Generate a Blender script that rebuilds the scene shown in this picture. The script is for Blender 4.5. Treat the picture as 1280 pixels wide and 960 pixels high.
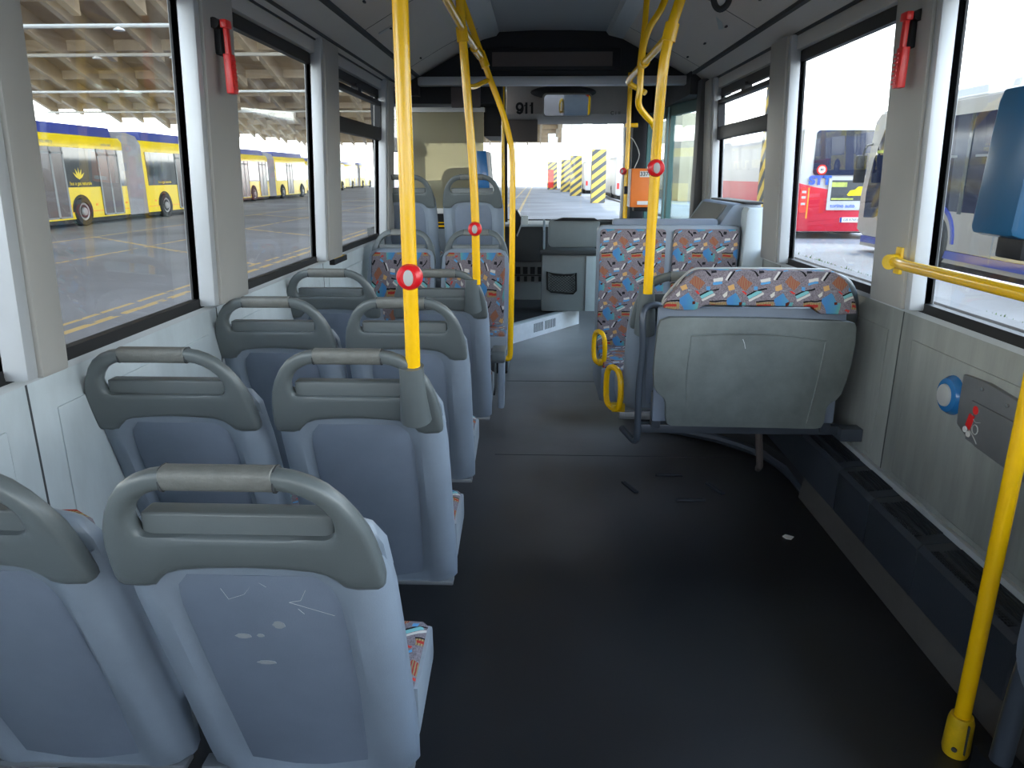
import bpy, bmesh, math, random
from mathutils import Vector, Matrix
from math import pi, sin, cos, tan, atan, radians, sqrt
random.seed(7)
S = bpy.context.scene
COL = S.collection
for o in list(bpy.data.objects): bpy.data.objects.remove(o)

# ------------------------------------------------------------------ camera, sky, sun, exposure
H = 1.32
FPX = 900.0
PITCH = atan(261 / FPX)
YAW = atan(33 * cos(PITCH) / FPX)
cam = bpy.data.cameras.new('camera'); camo = bpy.data.objects.new('camera', cam); COL.objects.link(camo)
camo.location = (0, 0, H); camo.rotation_euler = (pi / 2 - PITCH, 0, YAW)
cam.sensor_fit = 'HORIZONTAL'; cam.sensor_width = 36; cam.lens = 36 * FPX / 1280
cam.clip_start = .02; cam.clip_end = 600
S.camera = camo
vs = S.view_settings
vs.view_transform = 'Standard'; vs.look = 'None'; vs.gamma = 1; vs.use_curve_mapping = False
vs.exposure = 3.22
SKY_STRENGTH = 1.0
w = bpy.data.worlds.new('sky'); S.world = w; w.use_nodes = True
nt = w.node_tree; nt.nodes.clear()
wo = nt.nodes.new('ShaderNodeOutputWorld'); bg = nt.nodes.new('ShaderNodeBackground')
tc = nt.nodes.new('ShaderNodeTexCoord'); sx = nt.nodes.new('ShaderNodeSeparateXYZ'); cr = nt.nodes.new('ShaderNodeValToRGB')
nt.links.new(tc.outputs['Generated'], sx.inputs[0]); nt.links.new(sx.outputs['Z'], cr.inputs[0])
cr.color_ramp.elements[0].position = 0; cr.color_ramp.elements[0].color = (1, .98, .95, 1)
cr.color_ramp.elements[1].position = .7; cr.color_ramp.elements[1].color = (.50, .68, 1, 1)
nt.links.new(cr.outputs[0], bg.inputs[0]); bg.inputs[1].default_value = SKY_STRENGTH
nt.links.new(bg.outputs[0], wo.inputs[0])
sun = bpy.data.lights.new('sun', 'SUN'); suno = bpy.data.objects.new('sun', sun); COL.objects.link(suno)
sun.energy = .5; sun.angle = radians(.6); sun.color = (1, .95, .85)
suno.rotation_euler = (radians(-26), radians(8), 0); suno.location = (6, 10, 20)
cy = S.cycles
try:
    cy.max_bounces = 10; cy.diffuse_bounces = 5; cy.glossy_bounces = 4; cy.transparent_max_bounces = 24; cy.transmission_bounces = 6
    cy.caustics_reflective = False; cy.caustics_refractive = False; cy.sample_clamp_indirect = 6
except Exception: pass

# ------------------------------------------------------------------ materials
MATS = {}
def N(nt, t, **k):
    n = nt.nodes.new(t)
    for a, b in k.items(): setattr(n, a, b)
    return n
def mat(name, col, rough=.5, metal=0, noise=0, nscale=8, bump=0, bscale=200, spec=.5, alpha=None, coat=0, stretch=None, emit=None):
    m = bpy.data.materials.new(name); m.use_nodes = True; MATS[name] = m
    nt = m.node_tree; p = nt.nodes['Principled BSDF']
    p.inputs['Roughness'].default_value = rough; p.inputs['Metallic'].default_value = metal
    p.inputs['Specular IOR Level'].default_value = spec; p.inputs['Coat Weight'].default_value = coat
    c = tuple(col) + (1,)
    p.inputs['Base Color'].default_value = c
    if emit: p.inputs['Emission Color'].default_value = c; p.inputs['Emission Strength'].default_value = emit
    m.diffuse_color = c
    tcn = N(nt, 'ShaderNodeTexCoord')
    if noise:
        mp = N(nt, 'ShaderNodeMapping'); nt.links.new(tcn.outputs['Object'], mp.inputs[0])
        if stretch: mp.inputs['Scale'].default_value = stretch
        nz = N(nt, 'ShaderNodeTexNoise'); nz.inputs['Scale'].default_value = nscale; nz.inputs['Detail'].default_value = 6; nz.inputs['Roughness'].default_value = .65
        nt.links.new(mp.outputs[0], nz.inputs['Vector'])
        r = N(nt, 'ShaderNodeValToRGB'); r.color_ramp.elements[0].position = .3; r.color_ramp.elements[1].position = .7
        r.color_ramp.elements[0].color = tuple(x * (1 - noise) for x in col) + (1,)
        r.color_ramp.elements[1].color = tuple(min(1, x * (1 + noise)) for x in col) + (1,)
        nt.links.new(nz.outputs[0], r.inputs[0]); nt.links.new(r.outputs[0], p.inputs['Base Color'])
        mr = N(nt, 'ShaderNodeMapRange'); mr.inputs[3].default_value = rough * .8; mr.inputs[4].default_value = min(1, rough * 1.2)
        nt.links.new(nz.outputs[0], mr.inputs[0]); nt.links.new(mr.outputs[0], p.inputs['Roughness'])
    if bump:
        b = N(nt, 'ShaderNodeTexNoise'); b.inputs['Scale'].default_value = bscale; nt.links.new(tcn.outputs['Object'], b.inputs['Vector'])
        bp = N(nt, 'ShaderNodeBump'); bp.inputs['Strength'].default_value = bump; bp.inputs['Distance'].default_value = .002
        nt.links.new(b.outputs[0], bp.inputs['Height']); nt.links.new(bp.outputs[0], p.inputs['Normal'])
    return m
mat('shell', (.26, .31, .375), .38, noise=.08, nscale=5, bump=.15, bscale=350)
mat('shell_panel', (.20, .24, .31), .5, noise=.10, nscale=4, bump=.15, bscale=350)
mat('head_frame', (.125, .145, .15), .36, noise=.06, nscale=6, bump=.12, bscale=350)
mat('grip', (.165, .17, .16), .5, noise=.12, nscale=40, bump=.5, bscale=250)
mat('seat_edge', (.32, .36, .40), .4, noise=.06)
mat('beam_metal', (.35, .37, .39), .35, .6)
mat('wall_dirty_shaded', (.28, .295, .28), .5, noise=.34, nscale=5, bump=.1, bscale=300, stretch=(1, 1, .16))  # right wall: dirt streaks over wall plastic, base colour darkened for its shade
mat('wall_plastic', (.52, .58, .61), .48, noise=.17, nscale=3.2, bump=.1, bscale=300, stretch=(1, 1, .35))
mat('pillar_alu', (.46, .48, .50), .38, .25, noise=.05, nscale=3)
mat('pillar_plastic', (.34, .335, .315), .5, noise=.05, nscale=3)
mat('sill', (.50, .53, .55), .35, noise=.06, nscale=4)
mat('groove', (.05, .055, .06), .7)
mat('rubber', (.012, .012, .013), .6)
mat('black_plastic', (.010, .011, .014), .5, spec=.3)
mat('ceiling_panel', (.56, .52, .475), .6, noise=.04, nscale=2, bump=.1, bscale=400)
mat('ceiling_duct', (.36, .38, .40), .45, noise=.03)
mat('ceiling_trim', (.52, .54, .55), .4)
mat('cove', (.50, .49, .47), .5, noise=.04, nscale=3)
mat('yellow', (.95, .54, .002), .24, coat=.25, noise=.05, nscale=6)
mat('yellow_worn', (.78, .50, .01), .4, noise=.25, nscale=14)
mat('red', (.72, .012, .02), .3)
mat('red_hammer', (.75, .02, .02), .35)
mat('blue', (.02, .16, .42), .25, noise=.08, nscale=3, coat=.3)
mat('teal_blue', (.015, .095, .20), .3, noise=.08, nscale=3)
mat('orange', (.80, .20, .03), .4, noise=.05)
mat('white', (.75, .75, .74), .5)
mat('greywhite', (.45, .46, .46), .5)
mat('steel', (.55, .56, .57), .25, .9)
mat('dark_tube', (.07, .085, .11), .32, .3)
mat('heater', (.035, .042, .055), .45, noise=.15, nscale=8, bump=.15)
mat('heater_grille', (.02, .023, .03), .5)
mat('kerb_strip', (.085, .08, .075), .6, noise=.2, nscale=7, bump=.2, bscale=90)
mat('podium', (.022, .024, .028), .5, noise=.2)
mat('board', (.145, .165, .16), .40, noise=.36, nscale=3.5, bump=.1)
mat('scuff', (.55, .57, .58), .6)
mat('white_rail', (.72, .72, .70), .35)
mat('cab_grey', (.24, .255, .26), .5, noise=.08, nscale=4)
mat('cab_dark', (.05, .052, .055), .5, noise=.1)
mat('step_white', (.78, .76, .80), .6, noise=.12, nscale=5)
mat('sun_visor', (.11, .09, .085), .7)
mat('panel_beige', (.46, .42, .39), .6, noise=.05)
mat('mirror', (.8, .82, .85), .03, 1)
mat('paper', (.85, .85, .83), .7)
mat('text_black', (.01, .01, .01), .6)
mat('text_white', (.85, .85, .85), .6)
mat('text_blue', (.02, .10, .50), .5)
mat('bus_yellow', (.78, .58, .008), .3, noise=.04, nscale=.8)
mat('bus_blue', (.015, .035, .25), .35)
mat('bus_red', (.52, .008, .03), .35, noise=.05, nscale=.8)
mat('bus_white', (.48, .47, .46), .35, noise=.03, nscale=.8)
mat('bus_cream', (.34, .32, .285), .4, noise=.04, nscale=.8)
mat('bus_glass', (.04, .05, .055), .06, spec=.8)
mat('bus_glass_blue', (.012, .018, .045), .08, spec=.5)
mat('bus_door', (.10, .085, .085), .2, spec=.7)
mat('bellows', (.25, .24, .25), .6, noise=.15, nscale=2)
mat('tyre', (.02, .02, .02), .85)
mat('rim', (.3, .3, .3), .5, .3)
mat('amber', (.9, .3, .02), .4)
mat('lamp_red', (.8, .03, .02), .3)
mat('skirt', (.05, .06, .10), .6)
mat('dark_under', (.02, .02, .02), .8)
mat('concrete', (.46, .36, .25), .85, noise=.22, nscale=.5)
mat('concrete_rib', (.56, .46, .33), .85, noise=.15, nscale=.7)
mat('concrete_dark', (.30, .24, .17), .9, noise=.2, nscale=.5)
mat('pipe', (.45, .43, .38), .6)
mat('building', (.62, .60, .56), .8, noise=.1, nscale=.3)
mat('grass', (.10, .16, .04), .95, noise=.4, nscale=3)
mat('kerbstone', (.15, .145, .145), .9, noise=.12, nscale=2)
mat('sticker_grey', (.45, .50, .50), .5)
mat('strap', (.015, .015, .016), .6)
mat('ad_green', (.45, .50, .10), .5, noise=.4, nscale=4)

def glass(name, tint=(.93, .96, .95), refl=.06, rough=0.0):
    m = bpy.data.materials.new(name); m.use_nodes = True; MATS[name] = m; nt = m.node_tree; nt.nodes.clear()
    o = N(nt, 'ShaderNodeOutputMaterial'); mx = N(nt, 'ShaderNodeMixShader'); t = N(nt, 'ShaderNodeBsdfTransparent'); g = N(nt, 'ShaderNodeBsdfGlossy')
    t.inputs[0].default_value = tuple(tint) + (1,); g.inputs['Roughness'].default_value = rough
    lw = N(nt, 'ShaderNodeLayerWeight'); lw.inputs[0].default_value = .35
    mr = N(nt, 'ShaderNodeMapRange'); mr.inputs[3].default_value = refl * .6; mr.inputs[4].default_value = min(1, refl * 5)
    nt.links.new(lw.outputs['Fresnel'], mr.inputs[0]); nt.links.new(mr.outputs[0], mx.inputs[0])
    nt.links.new(t.outputs[0], mx.inputs[1]); nt.links.new(g.outputs[0], mx.inputs[2]); nt.links.new(mx.outputs[0], o.inputs[0])
    return m
glass('glass', refl=.026); glass('door_glass', (.80, .90, .88), .07)
def frosted():
    m = bpy.data.materials.new('frosted'); m.use_nodes = True; MATS['frosted'] = m; nt = m.node_tree; nt.nodes.clear()
    o = N(nt, 'ShaderNodeOutputMaterial'); mx = N(nt, 'ShaderNodeMixShader'); mx.inputs[0].default_value = .55
    t = N(nt, 'ShaderNodeBsdfTranslucent'); g = N(nt, 'ShaderNodeBsdfTransparent'); d = N(nt, 'ShaderNodeBsdfPrincipled')
    mx2 = N(nt, 'ShaderNodeMixShader'); mx2.inputs[0].default_value = .35
    t.inputs[0].default_value = (.60, .56, .42, 1); g.inputs[0].default_value = (.55, .52, .40, 1)
    d.inputs['Base Color'].default_value = (.42, .40, .30, 1); d.inputs['Roughness'].default_value = .3
    nt.links.new(t.outputs[0], mx.inputs[1]); nt.links.new(d.outputs[0], mx.inputs[2])
    nt.links.new(mx.outputs[0], mx2.inputs[1]); nt.links.new(g.outputs[0], mx2.inputs[2]); nt.links.new(mx2.outputs[0], o.inputs[0])
frosted()

class G:   # tiny node-graph helper
    def __init__(s, nt): s.nt = nt
    def m(s, op, a, b=None, c=None):
        n = s.nt.nodes.new('ShaderNodeMath'); n.operation = op
        for i, x in enumerate((a, b, c)):
            if x is None: continue
            if isinstance(x, (int, float)): n.inputs[i].default_value = x
            else: s.nt.links.new(x, n.inputs[i])
        return n.outputs[0]
    def mix(s, f, a, b):
        n = s.nt.nodes.new('ShaderNodeMix'); n.data_type = 'RGBA'
        for i, x in ((0, f), (6, a), (7, b)):
            if isinstance(x, (int, float)): n.inputs[i].default_value = x
            elif isinstance(x, tuple): n.inputs[i].default_value = x + (1,)
            else: s.nt.links.new(x, n.inputs[i])
        return n.outputs[2]
    def ramp(s, f, stops, const=False):
        n = s.nt.nodes.new('ShaderNodeValToRGB'); r = n.color_ramp
        if const: r.interpolation = 'CONSTANT'
        while len(r.elements) < len(stops): r.elements.new(.5)
        for e, (p, c) in zip(r.elements, stops): e.position = p; e.color = tuple(c) + (1,)
        s.nt.links.new(f, n.inputs[0]); return n.outputs[0]

def fabric():
    # woven moquette: mauve-grey ground, a repeating tile of blue and teal blobs, brick wedges, cream bars, black strokes
    m = bpy.data.materials.new('fabric'); m.use_nodes = True; MATS['fabric'] = m; nt = m.node_tree; g = G(nt); p = nt.nodes['Principled BSDF']
    p.inputs['Roughness'].default_value = .9; p.inputs['Specular IOR Level'].default_value = .15
    tcn = N(nt, 'ShaderNodeTexCoord'); s = N(nt, 'ShaderNodeSeparateXYZ'); nt.links.new(tcn.outputs['Object'], s.inputs[0])
    nz0 = N(nt, 'ShaderNodeTexNoise'); nz0.inputs['Scale'].default_value = 30; nt.links.new(tcn.outputs['Object'], nz0.inputs['Vector'])
    U = s.outputs['X']; V = g.m('ADD', s.outputs['Z'], s.outputs['Y'])
    T = .165
    wob = g.m('MULTIPLY', g.m('SUBTRACT', nz0.outputs[0], .5), .012)
    row = g.m('FLOOR', g.m('DIVIDE', V, T))
    u = g.m('ADD', g.m('SUBTRACT', g.m('WRAP', g.m('ADD', U, g.m('MULTIPLY', row, T * .37)), T, 0.0), T / 2), wob)
    v = g.m('ADD', g.m('SUBTRACT', g.m('WRAP', V, T, 0.0), T / 2), wob)
    def rect(cx, cy, hw, hh, ang):
        c, sn = cos(radians(ang)), sin(radians(ang))
        du = g.m('SUBTRACT', u, cx); dv = g.m('SUBTRACT', v, cy)
        a = g.m('ABSOLUTE', g.m('ADD', g.m('MULTIPLY', du, c), g.m('MULTIPLY', dv, sn)))
        b = g.m('ABSOLUTE', g.m('SUBTRACT', g.m('MULTIPLY', dv, c), g.m('MULTIPLY', du, sn)))
        return g.m('MULTIPLY', g.m('LESS_THAN', a, hw), g.m('LESS_THAN', b, hh))
    fine = N(nt, 'ShaderNodeTexNoise'); fine.inputs['Scale'].default_value = 260; nt.links.new(tcn.outputs['Object'], fine.inputs['Vector'])
    col = g.ramp(fine.outputs[0], [(.35, (.15, .125, .14)), (.65, (.27, .235, .26))])
    def grad(a, b, f): return g.ramp(f, [(0, a), (1, b)])
    fu = g.m('MULTIPLY_ADD', u, 1 / T, .5); fv = g.m('MULTIPLY_ADD', v, 1 / T, .5)
    st = N(nt, 'ShaderNodeTexWave'); st.inputs['Scale'].default_value = 60; st.inputs['Distortion'].default_value = 1
    nt.links.new(tcn.outputs['Object'], st.inputs['Vector'])
    brick = g.ramp(st.outputs[0], [(.3, (.32, .03, .03)), (.6, (.30, .22, .12))])
    tan_ = g.ramp(st.outputs[0], [(.3, (.36, .30, .14)), (.7, (.25, .12, .06))])
    blue = g.ramp(fu, [(.1, (.07, .22, .46)), (.3, (.09, .28, .42)), (.42, (.14, .38, .28))])
    shapes = [((-.052, .035, .022, .034, 35), blue), ((-.035, .020, .018, .020, 0), blue), ((-.034, .038, .005, .005, 10), (.10, .02, .01)),
              ((.035, -.055, .023, .016, -38), brick), ((.052, .030, .030, .012, 0), tan_), ((.048, .030, .024, .005, 0), (.40, .04, .03)),
              ((.012, .070, .024, .006, 28), (.20, .48, .50)), ((.018, .060, .026, .004, 28), (.60, .56, .52)), ((.010, .078, .026, .0026, 28), (.01, .01, .012)),
              ((-.058, -.045, .016, .006, 8), (.62, .58, .54)), ((-.058, -.056, .016, .004, 8), (.10, .32, .60)), ((-.022, -.030, .018, .0035, 62), (.62, .58, .56)),
              ((-.012, -.028, .020, .003, 60), (.01, .01, .012)), ((.068, -.015, .020, .0032, -48), (.01, .01, .012)), ((.055, .046, .034, .0026, 3), (.01, .01, .012)),
              ((-.010, -.072, .011, .009, 20), (.62, .36, .14)), ((-.022, .078, .010, .003, -40), (.60, .05, .04)), ((.012, -.004, .011, .004, 30), (.10, .34, .60)),
              ((.010, .014, .008, .003, -20), (.55, .06, .05)), ((-.075, -.012, .010, .007, 5), (.02, .02, .025)), ((.078, .070, .010, .006, 40), (.60, .56, .50)),
              ((-.070, -.080, .020, .0028, 12), (.01, .01, .012)), ((.020, -.086, .016, .004, -8), (.30, .40, .42)), ((.075, -.075, .007, .007, 0), (.10, .30, .56))]
    for a, c in shapes: col = g.mix(rect(*a), col, c)
    nt.links.new(col, p.inputs['Base Color'])
    bp = N(nt, 'ShaderNodeBump'); bp.inputs['Strength'].default_value = .3; bp.inputs['Distance'].default_value = .001
    nt.links.new(fine.outputs[0], bp.inputs['Height']); nt.links.new(bp.outputs[0], p.inputs['Normal'])
fabric()

def floor_mat():
    m = bpy.data.materials.new('floor_vinyl'); m.use_nodes = True; MATS['floor_vinyl'] = m; nt = m.node_tree; g = G(nt); p = nt.nodes['Principled BSDF']
    tcn = N(nt, 'ShaderNodeTexCoord')
    a = N(nt, 'ShaderNodeTexNoise'); a.inputs['Scale'].default_value = 1.6; a.inputs['Detail'].default_value = 7; nt.links.new(tcn.outputs['Object'], a.inputs['Vector'])
    b = N(nt, 'ShaderNodeTexNoise'); b.inputs['Scale'].default_value = 300; nt.links.new(tcn.outputs['Object'], b.inputs['Vector'])
    s = N(nt, 'ShaderNodeSeparateXYZ'); nt.links.new(tcn.outputs['Object'], s.inputs[0])
    # worn centre of the gangway, plus windscreen light painted in towards the doors
    wear_light = g.m('MULTIPLY', g.m('SMOOTH_MIN', g.m('MAXIMUM', g.m('DIVIDE', g.m('SUBTRACT', s.outputs['Y'], 2.2), 2.5), 0), 1, .2),
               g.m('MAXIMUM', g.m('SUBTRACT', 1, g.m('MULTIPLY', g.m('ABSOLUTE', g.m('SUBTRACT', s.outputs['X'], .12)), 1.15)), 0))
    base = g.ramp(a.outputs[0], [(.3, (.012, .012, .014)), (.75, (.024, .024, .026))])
    worn_lit = g.ramp(a.outputs[0], [(.3, (.26, .24, .235)), (.75, (.48, .455, .455))])
    col = g.mix(wear_light, base, worn_lit)
    sp = g.m('GREATER_THAN', b.outputs[0], .76)
    col = g.mix(g.m('MULTIPLY', sp, .3), col, (.25, .25, .26))
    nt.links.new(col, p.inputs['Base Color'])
    mr = N(nt, 'ShaderNodeMapRange'); mr.inputs[3].default_value = .30; mr.inputs[4].default_value = .48; nt.links.new(a.outputs[0], mr.inputs[0]); nt.links.new(mr.outputs[0], p.inputs['Roughness'])
    bp = N(nt, 'ShaderNodeBump'); bp.inputs['Strength'].default_value = .25; bp.inputs['Distance'].default_value = .001
    nt.links.new(b.outputs[0], bp.inputs['Height']); nt.links.new(bp.outputs[0], p.inputs['Normal'])
floor_mat()

def asphalt():
    m = bpy.data.materials.new('asphalt'); m.use_nodes = True; MATS['asphalt'] = m; nt = m.node_tree; g = G(nt); p = nt.nodes['Principled BSDF']
    tcn = N(nt, 'ShaderNodeTexCoord'); p.inputs['Roughness'].default_value = .8
    a = N(nt, 'ShaderNodeTexNoise'); a.inputs['Scale'].default_value = .35; a.inputs['Detail'].default_value = 8; nt.links.new(tcn.outputs['Object'], a.inputs['Vector'])
    b = N(nt, 'ShaderNodeTexNoise'); b.inputs['Scale'].default_value = 5; b.inputs['Detail'].default_value = 4; nt.links.new(tcn.outputs['Object'], b.inputs['Vector'])
    s = N(nt, 'ShaderNodeSeparateXYZ'); nt.links.new(tcn.outputs['Object'], s.inputs[0]); X, Y = s.outputs['X'], s.outputs['Y']
    col = g.ramp(a.outputs[0], [(.3, (.14, .136, .138)), (.7, (.235, .228, .232))])
    f = None
    for x0, hw, k in ((-4.3, .055, 0), (-5.2, .06, 0), (-5.5, .04, 0), (-9.5, .06, 0), (-12.5, .06, 0), (-.9, .07, 0), (-1.7, .07, 0)):
        e = g.m('LESS_THAN', g.m('ABSOLUTE', g.m('SUBTRACT', X, x0)), hw); f = e if f is None else g.m('MAXIMUM', f, e)
    # slanted parking-bay lines on the left of the yard
    d = g.m('ABSOLUTE', g.m('SUBTRACT', g.m('WRAP', g.m('ADD', Y, g.m('MULTIPLY', X, .9)), 6.0, 0.0), 3.0))
    bay = g.m('MULTIPLY', g.m('LESS_THAN', d, .09), g.m('MULTIPLY', g.m('LESS_THAN', X, -5.5), g.m('GREATER_THAN', X, -12.5)))
    f = g.m('MAXIMUM', f, bay)
    f = g.m('MULTIPLY', f, g.m('GREATER_THAN', b.outputs[0], .44))
    col = g.mix(g.m('MULTIPLY', f, .75), col, (.60, .38, .10))
    nt.links.new(col, p.inputs['Base Color'])
asphalt()

def hazard():
    m = bpy.data.materials.new('hazard'); m.use_nodes = True; MATS['hazard'] = m; nt = m.node_tree; g = G(nt); p = nt.nodes['Principled BSDF']
    p.inputs['Roughness'].default_value = .7
    tcn = N(nt, 'ShaderNodeTexCoord'); s = N(nt, 'ShaderNodeSeparateXYZ'); nt.links.new(tcn.outputs['Object'], s.inputs[0])
    q = g.m('WRAP', g.m('SUBTRACT', g.m('ADD', s.outputs['Z'], s.outputs['Y']), g.m('MULTIPLY', s.outputs['X'], .75)), .56, 0.0)
    nt.links.new(g.mix(g.m('LESS_THAN', q, .27), (.72, .50, .10), (.09, .095, .10)), p.inputs['Base Color'])
hazard()
def perforated():
    m = bpy.data.materials.new('net'); m.use_nodes = True; MATS['net'] = m; nt = m.node_tree; g = G(nt); p = nt.nodes['Principled BSDF']
    p.inputs['Base Color'].default_value = (.01, .01, .01, 1); p.inputs['Roughness'].default_value = .8
perforated()

# ------------------------------------------------------------------ mesh helpers
class MB:
    def __init__(s): s.bm = bmesh.new()
    def _v(s, co): return s.bm.verts.new(co)
    def box(s, x0, x1, y0, y1, z0, z1, bev=0, rot=None, f=None):
        a = [(x, y, z) for z in (z0, z1) for y in (y0, y1) for x in (x0, x1)]
        if rot:
            c = Vector(((x0 + x1) / 2, (y0 + y1) / 2, (z0 + z1) / 2)); a = [c + rot @ (Vector(q) - c) for q in a]
        if f: a = [f(*q) for q in a]
        v = [s._v(q) for q in a]
        fs = [s.bm.faces.new([v[i] for i in q]) for q in ((0, 2, 3, 1), (4, 5, 7, 6), (0, 1, 5, 4), (2, 6, 7, 3), (0, 4, 6, 2), (1, 3, 7, 5))]
        if bev:
            es = {e for q in fs for e in q.edges}
            bmesh.ops.bevel(s.bm, geom=list(es), offset=bev, segments=2, affect='EDGES', profile=.6)
        return s
    def prism(s, pts, axis, a0, a1, bev=0, holes=None):
        def P(p, a):
            return {'x': (a, p[0], p[1]), 'y': (p[0], a, p[1]), 'z': (p[0], p[1], a)}[axis]
        v0 = [s._v(P(p, a0)) for p in pts]; v1 = [s._v(P(p, a1)) for p in pts]; n = len(pts)
        f0 = s.bm.faces.new(v0); f1 = s.bm.faces.new(v1[::-1]); fs = [f0, f1]
        for i in range(n): fs.append(s.bm.faces.new((v0[i], v1[i], v1[(i + 1) % n], v0[(i + 1) % n])))
        bmesh.ops.recalc_face_normals(s.bm, faces=fs)
        if bev:
            es = set(f0.edges) | set(f1.edges)
            bmesh.ops.bevel(s.bm, geom=list(es), offset=bev, segments=2, affect='EDGES', profile=.6)
        return s
    def loft(s, rings, cap=True, closed=True):
        R = [[s._v(p) for p in r] for r in rings]; n = len(R[0]); fs = []
        for a, b in zip(R, R[1:]):
            for i in range(n if closed else n - 1):
                j = (i + 1) % n; fs.append(s.bm.faces.new((a[i], a[j], b[j], b[i])))
        if cap:
            fs.append(s.bm.faces.new(R[0][::-1])); fs.append(s.bm.faces.new(R[-1]))
        bmesh.ops.recalc_face_normals(s.bm, faces=fs)
        return s
    def tube(s, path, r, seg=12, ry=None, closed=False, smooth=0):
        P = [Vector(p) for p in path]
        if smooth: P = catmull(P, smooth, closed)
        n = len(P); T = []
        for i in range(n):
            a = P[(i - 1) % n] if closed or i else P[0]; b = P[(i + 1) % n] if closed or i < n - 1 else P[-1]
            T.append((b - a).normalized())
        up = Vector((0, 0, 1)) if abs(T[0].z) < .9 else Vector((0, 1, 0))
        nrm = (up - T[0] * up.dot(T[0])).normalized(); rings = []
        for i in range(n):
            nrm = (nrm - T[i] * nrm.dot(T[i])).normalized(); bi = T[i].cross(nrm)
            rr = r[i] if isinstance(r, (list, tuple)) else r
            r2 = ry if ry else rr
            rings.append([P[i] + nrm * (cos(2 * pi * k / seg) * rr) + bi * (sin(2 * pi * k / seg) * r2) for k in range(seg)])
        if closed: rings.append(rings[0]); return s.loft(rings, cap=False)
        return s.loft(rings)
    def cyl(s, p0, p1, r, seg=16, r1=None):
        p0, p1 = Vector(p0), Vector(p1); return s.tube([p0, p1], [r, r1 if r1 is not None else r], seg)
    def disc_profile(s, c, axis, prof, seg=24, sx=1, sy=1):   # lathe: prof = [(radius, offset along axis)]
        c = Vector(c); ax = Vector(axis).normalized(); t = Vector((0, 0, 1)) if abs(ax.z) < .9 else Vector((0, 1, 0))
        u = ax.cross(t).normalized(); v = u.cross(ax)
        rings = [[c + ax * h + u * (r * sx * cos(2 * pi * k / seg)) + v * (r * sy * sin(2 * pi * k / seg)) for k in range(seg)] for r, h in prof]
        return s.loft(rings)
    def build(s, name, material, parent=None, world=True, angle=35, bevel=0, kind=None, label=None):
        me = bpy.data.meshes.new(name)
        if world and parent is not None:
            q = parent; off = Vector((0, 0, 0))
            while q is not None: off += q.location; q = q.parent
            bmesh.ops.translate(s.bm, verts=s.bm.verts, vec=-off)
        bmesh.ops.recalc_face_normals(s.bm, faces=s.bm.faces)
        for f in s.bm.faces: f.smooth = True
        s.bm.to_mesh(me); s.bm.free(); me.set_sharp_from_angle(angle=radians(angle))
        o = bpy.data.objects.new(name, me); COL.objects.link(o); me.materials.append(MATS[material])
        if parent is not None: o.parent = parent
        if bevel:
            b = o.modifiers.new('bevel', 'BEVEL'); b.width = bevel; b.segments = 2; b.limit_method = 'ANGLE'; b.angle_limit = radians(40)
        if kind: o['kind'] = kind
        if label: o['label'] = label
        return o
def catmull(P, k, closed=False):
    out = []; n = len(P); rng = range(n if closed else n - 1)
    for i in rng:
        p0 = P[(i - 1) % n] if closed or i else P[0] * 2 - P[1]; p1 = P[i]; p2 = P[(i + 1) % n]
        p3 = P[(i + 2) % n] if closed or i < n - 2 else P[-1] * 2 - P[-2]
        for j in range(k):
            t = j / k; out.append(.5 * ((2 * p1) + (p2 - p0) * t + (2 * p0 - 5 * p1 + 4 * p2 - p3) * t * t + (3 * p1 - p0 - 3 * p2 + p3) * t ** 3))
    if not closed: out.append(P[-1])
    return out
def catm2(pts, k): return [(v.x, v.y) for v in catmull([Vector((a, b, 0)) for a, b in pts], k)]
def thing(name, label, cat, loc=(0, 0, 0), rz=0, group=None):
    o = bpy.data.objects.new(name, None); COL.objects.link(o); o.empty_display_size = .1
    o.location = loc; o.rotation_euler = (0, 0, rz); o['label'] = label; o['category'] = cat
    if group: o['group'] = group
    return o
def tag(o, label, cat, group=None):
    o['label'] = label; o['category'] = cat
    if group: o['group'] = group
    return o
def struct(mb, name, material, parent=None, **k):
    return mb.build(name, material, parent, kind='structure', **k)
def copy_tree(o, parent=None):
    c = o.copy(); COL.objects.link(c)
    if parent is not None: c.parent = parent
    for ch in list(o.children): copy_tree(ch, c)
    return c
def text(name, s, size, loc, rot, material, parent=None, depth=.0008, align='CENTER', sx=1, bold=0):
    cu = bpy.data.curves.new('tmp', 'FONT'); cu.body = s; cu.size = size; cu.align_x = align; cu.align_y = 'CENTER'; cu.extrude = depth; cu.offset = bold
    t = bpy.data.objects.new('tmp', cu); COL.objects.link(t); bpy.context.view_layer.update()
    me = bpy.data.meshes.new_from_object(t.evaluated_get(bpy.context.evaluated_depsgraph_get()))
    bpy.data.objects.remove(t); bpy.data.curves.remove(cu); me.name = name
    me.transform(Matrix.Diagonal((sx, 1, 1, 1)))
    o = bpy.data.objects.new(name, me); COL.objects.link(o); me.materials.clear(); me.materials.append(MATS[material])
    M = Matrix.Translation(loc) @ rot.to_matrix().to_4x4() if hasattr(rot, 'to_matrix') else Matrix.Translation(loc) @ rot
    if parent is not None:
        q = parent; off = Vector((0, 0, 0))
        while q is not None: off += q.location; q = q.parent
        M = Matrix.Translation(-off) @ M; o.parent = parent
    o.matrix_local = M if parent is not None else M
    return o
from mathutils import Euler
FACE_S = Euler((pi / 2, 0, 0))            # text facing -Y (towards the camera), reading along +X
FACE_W = Euler((pi / 2, 0, -pi / 2))      # facing -X, reading along -Y
FACE_E = Euler((pi / 2, 0, pi / 2))       # facing +X, reading along +Y

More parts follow.
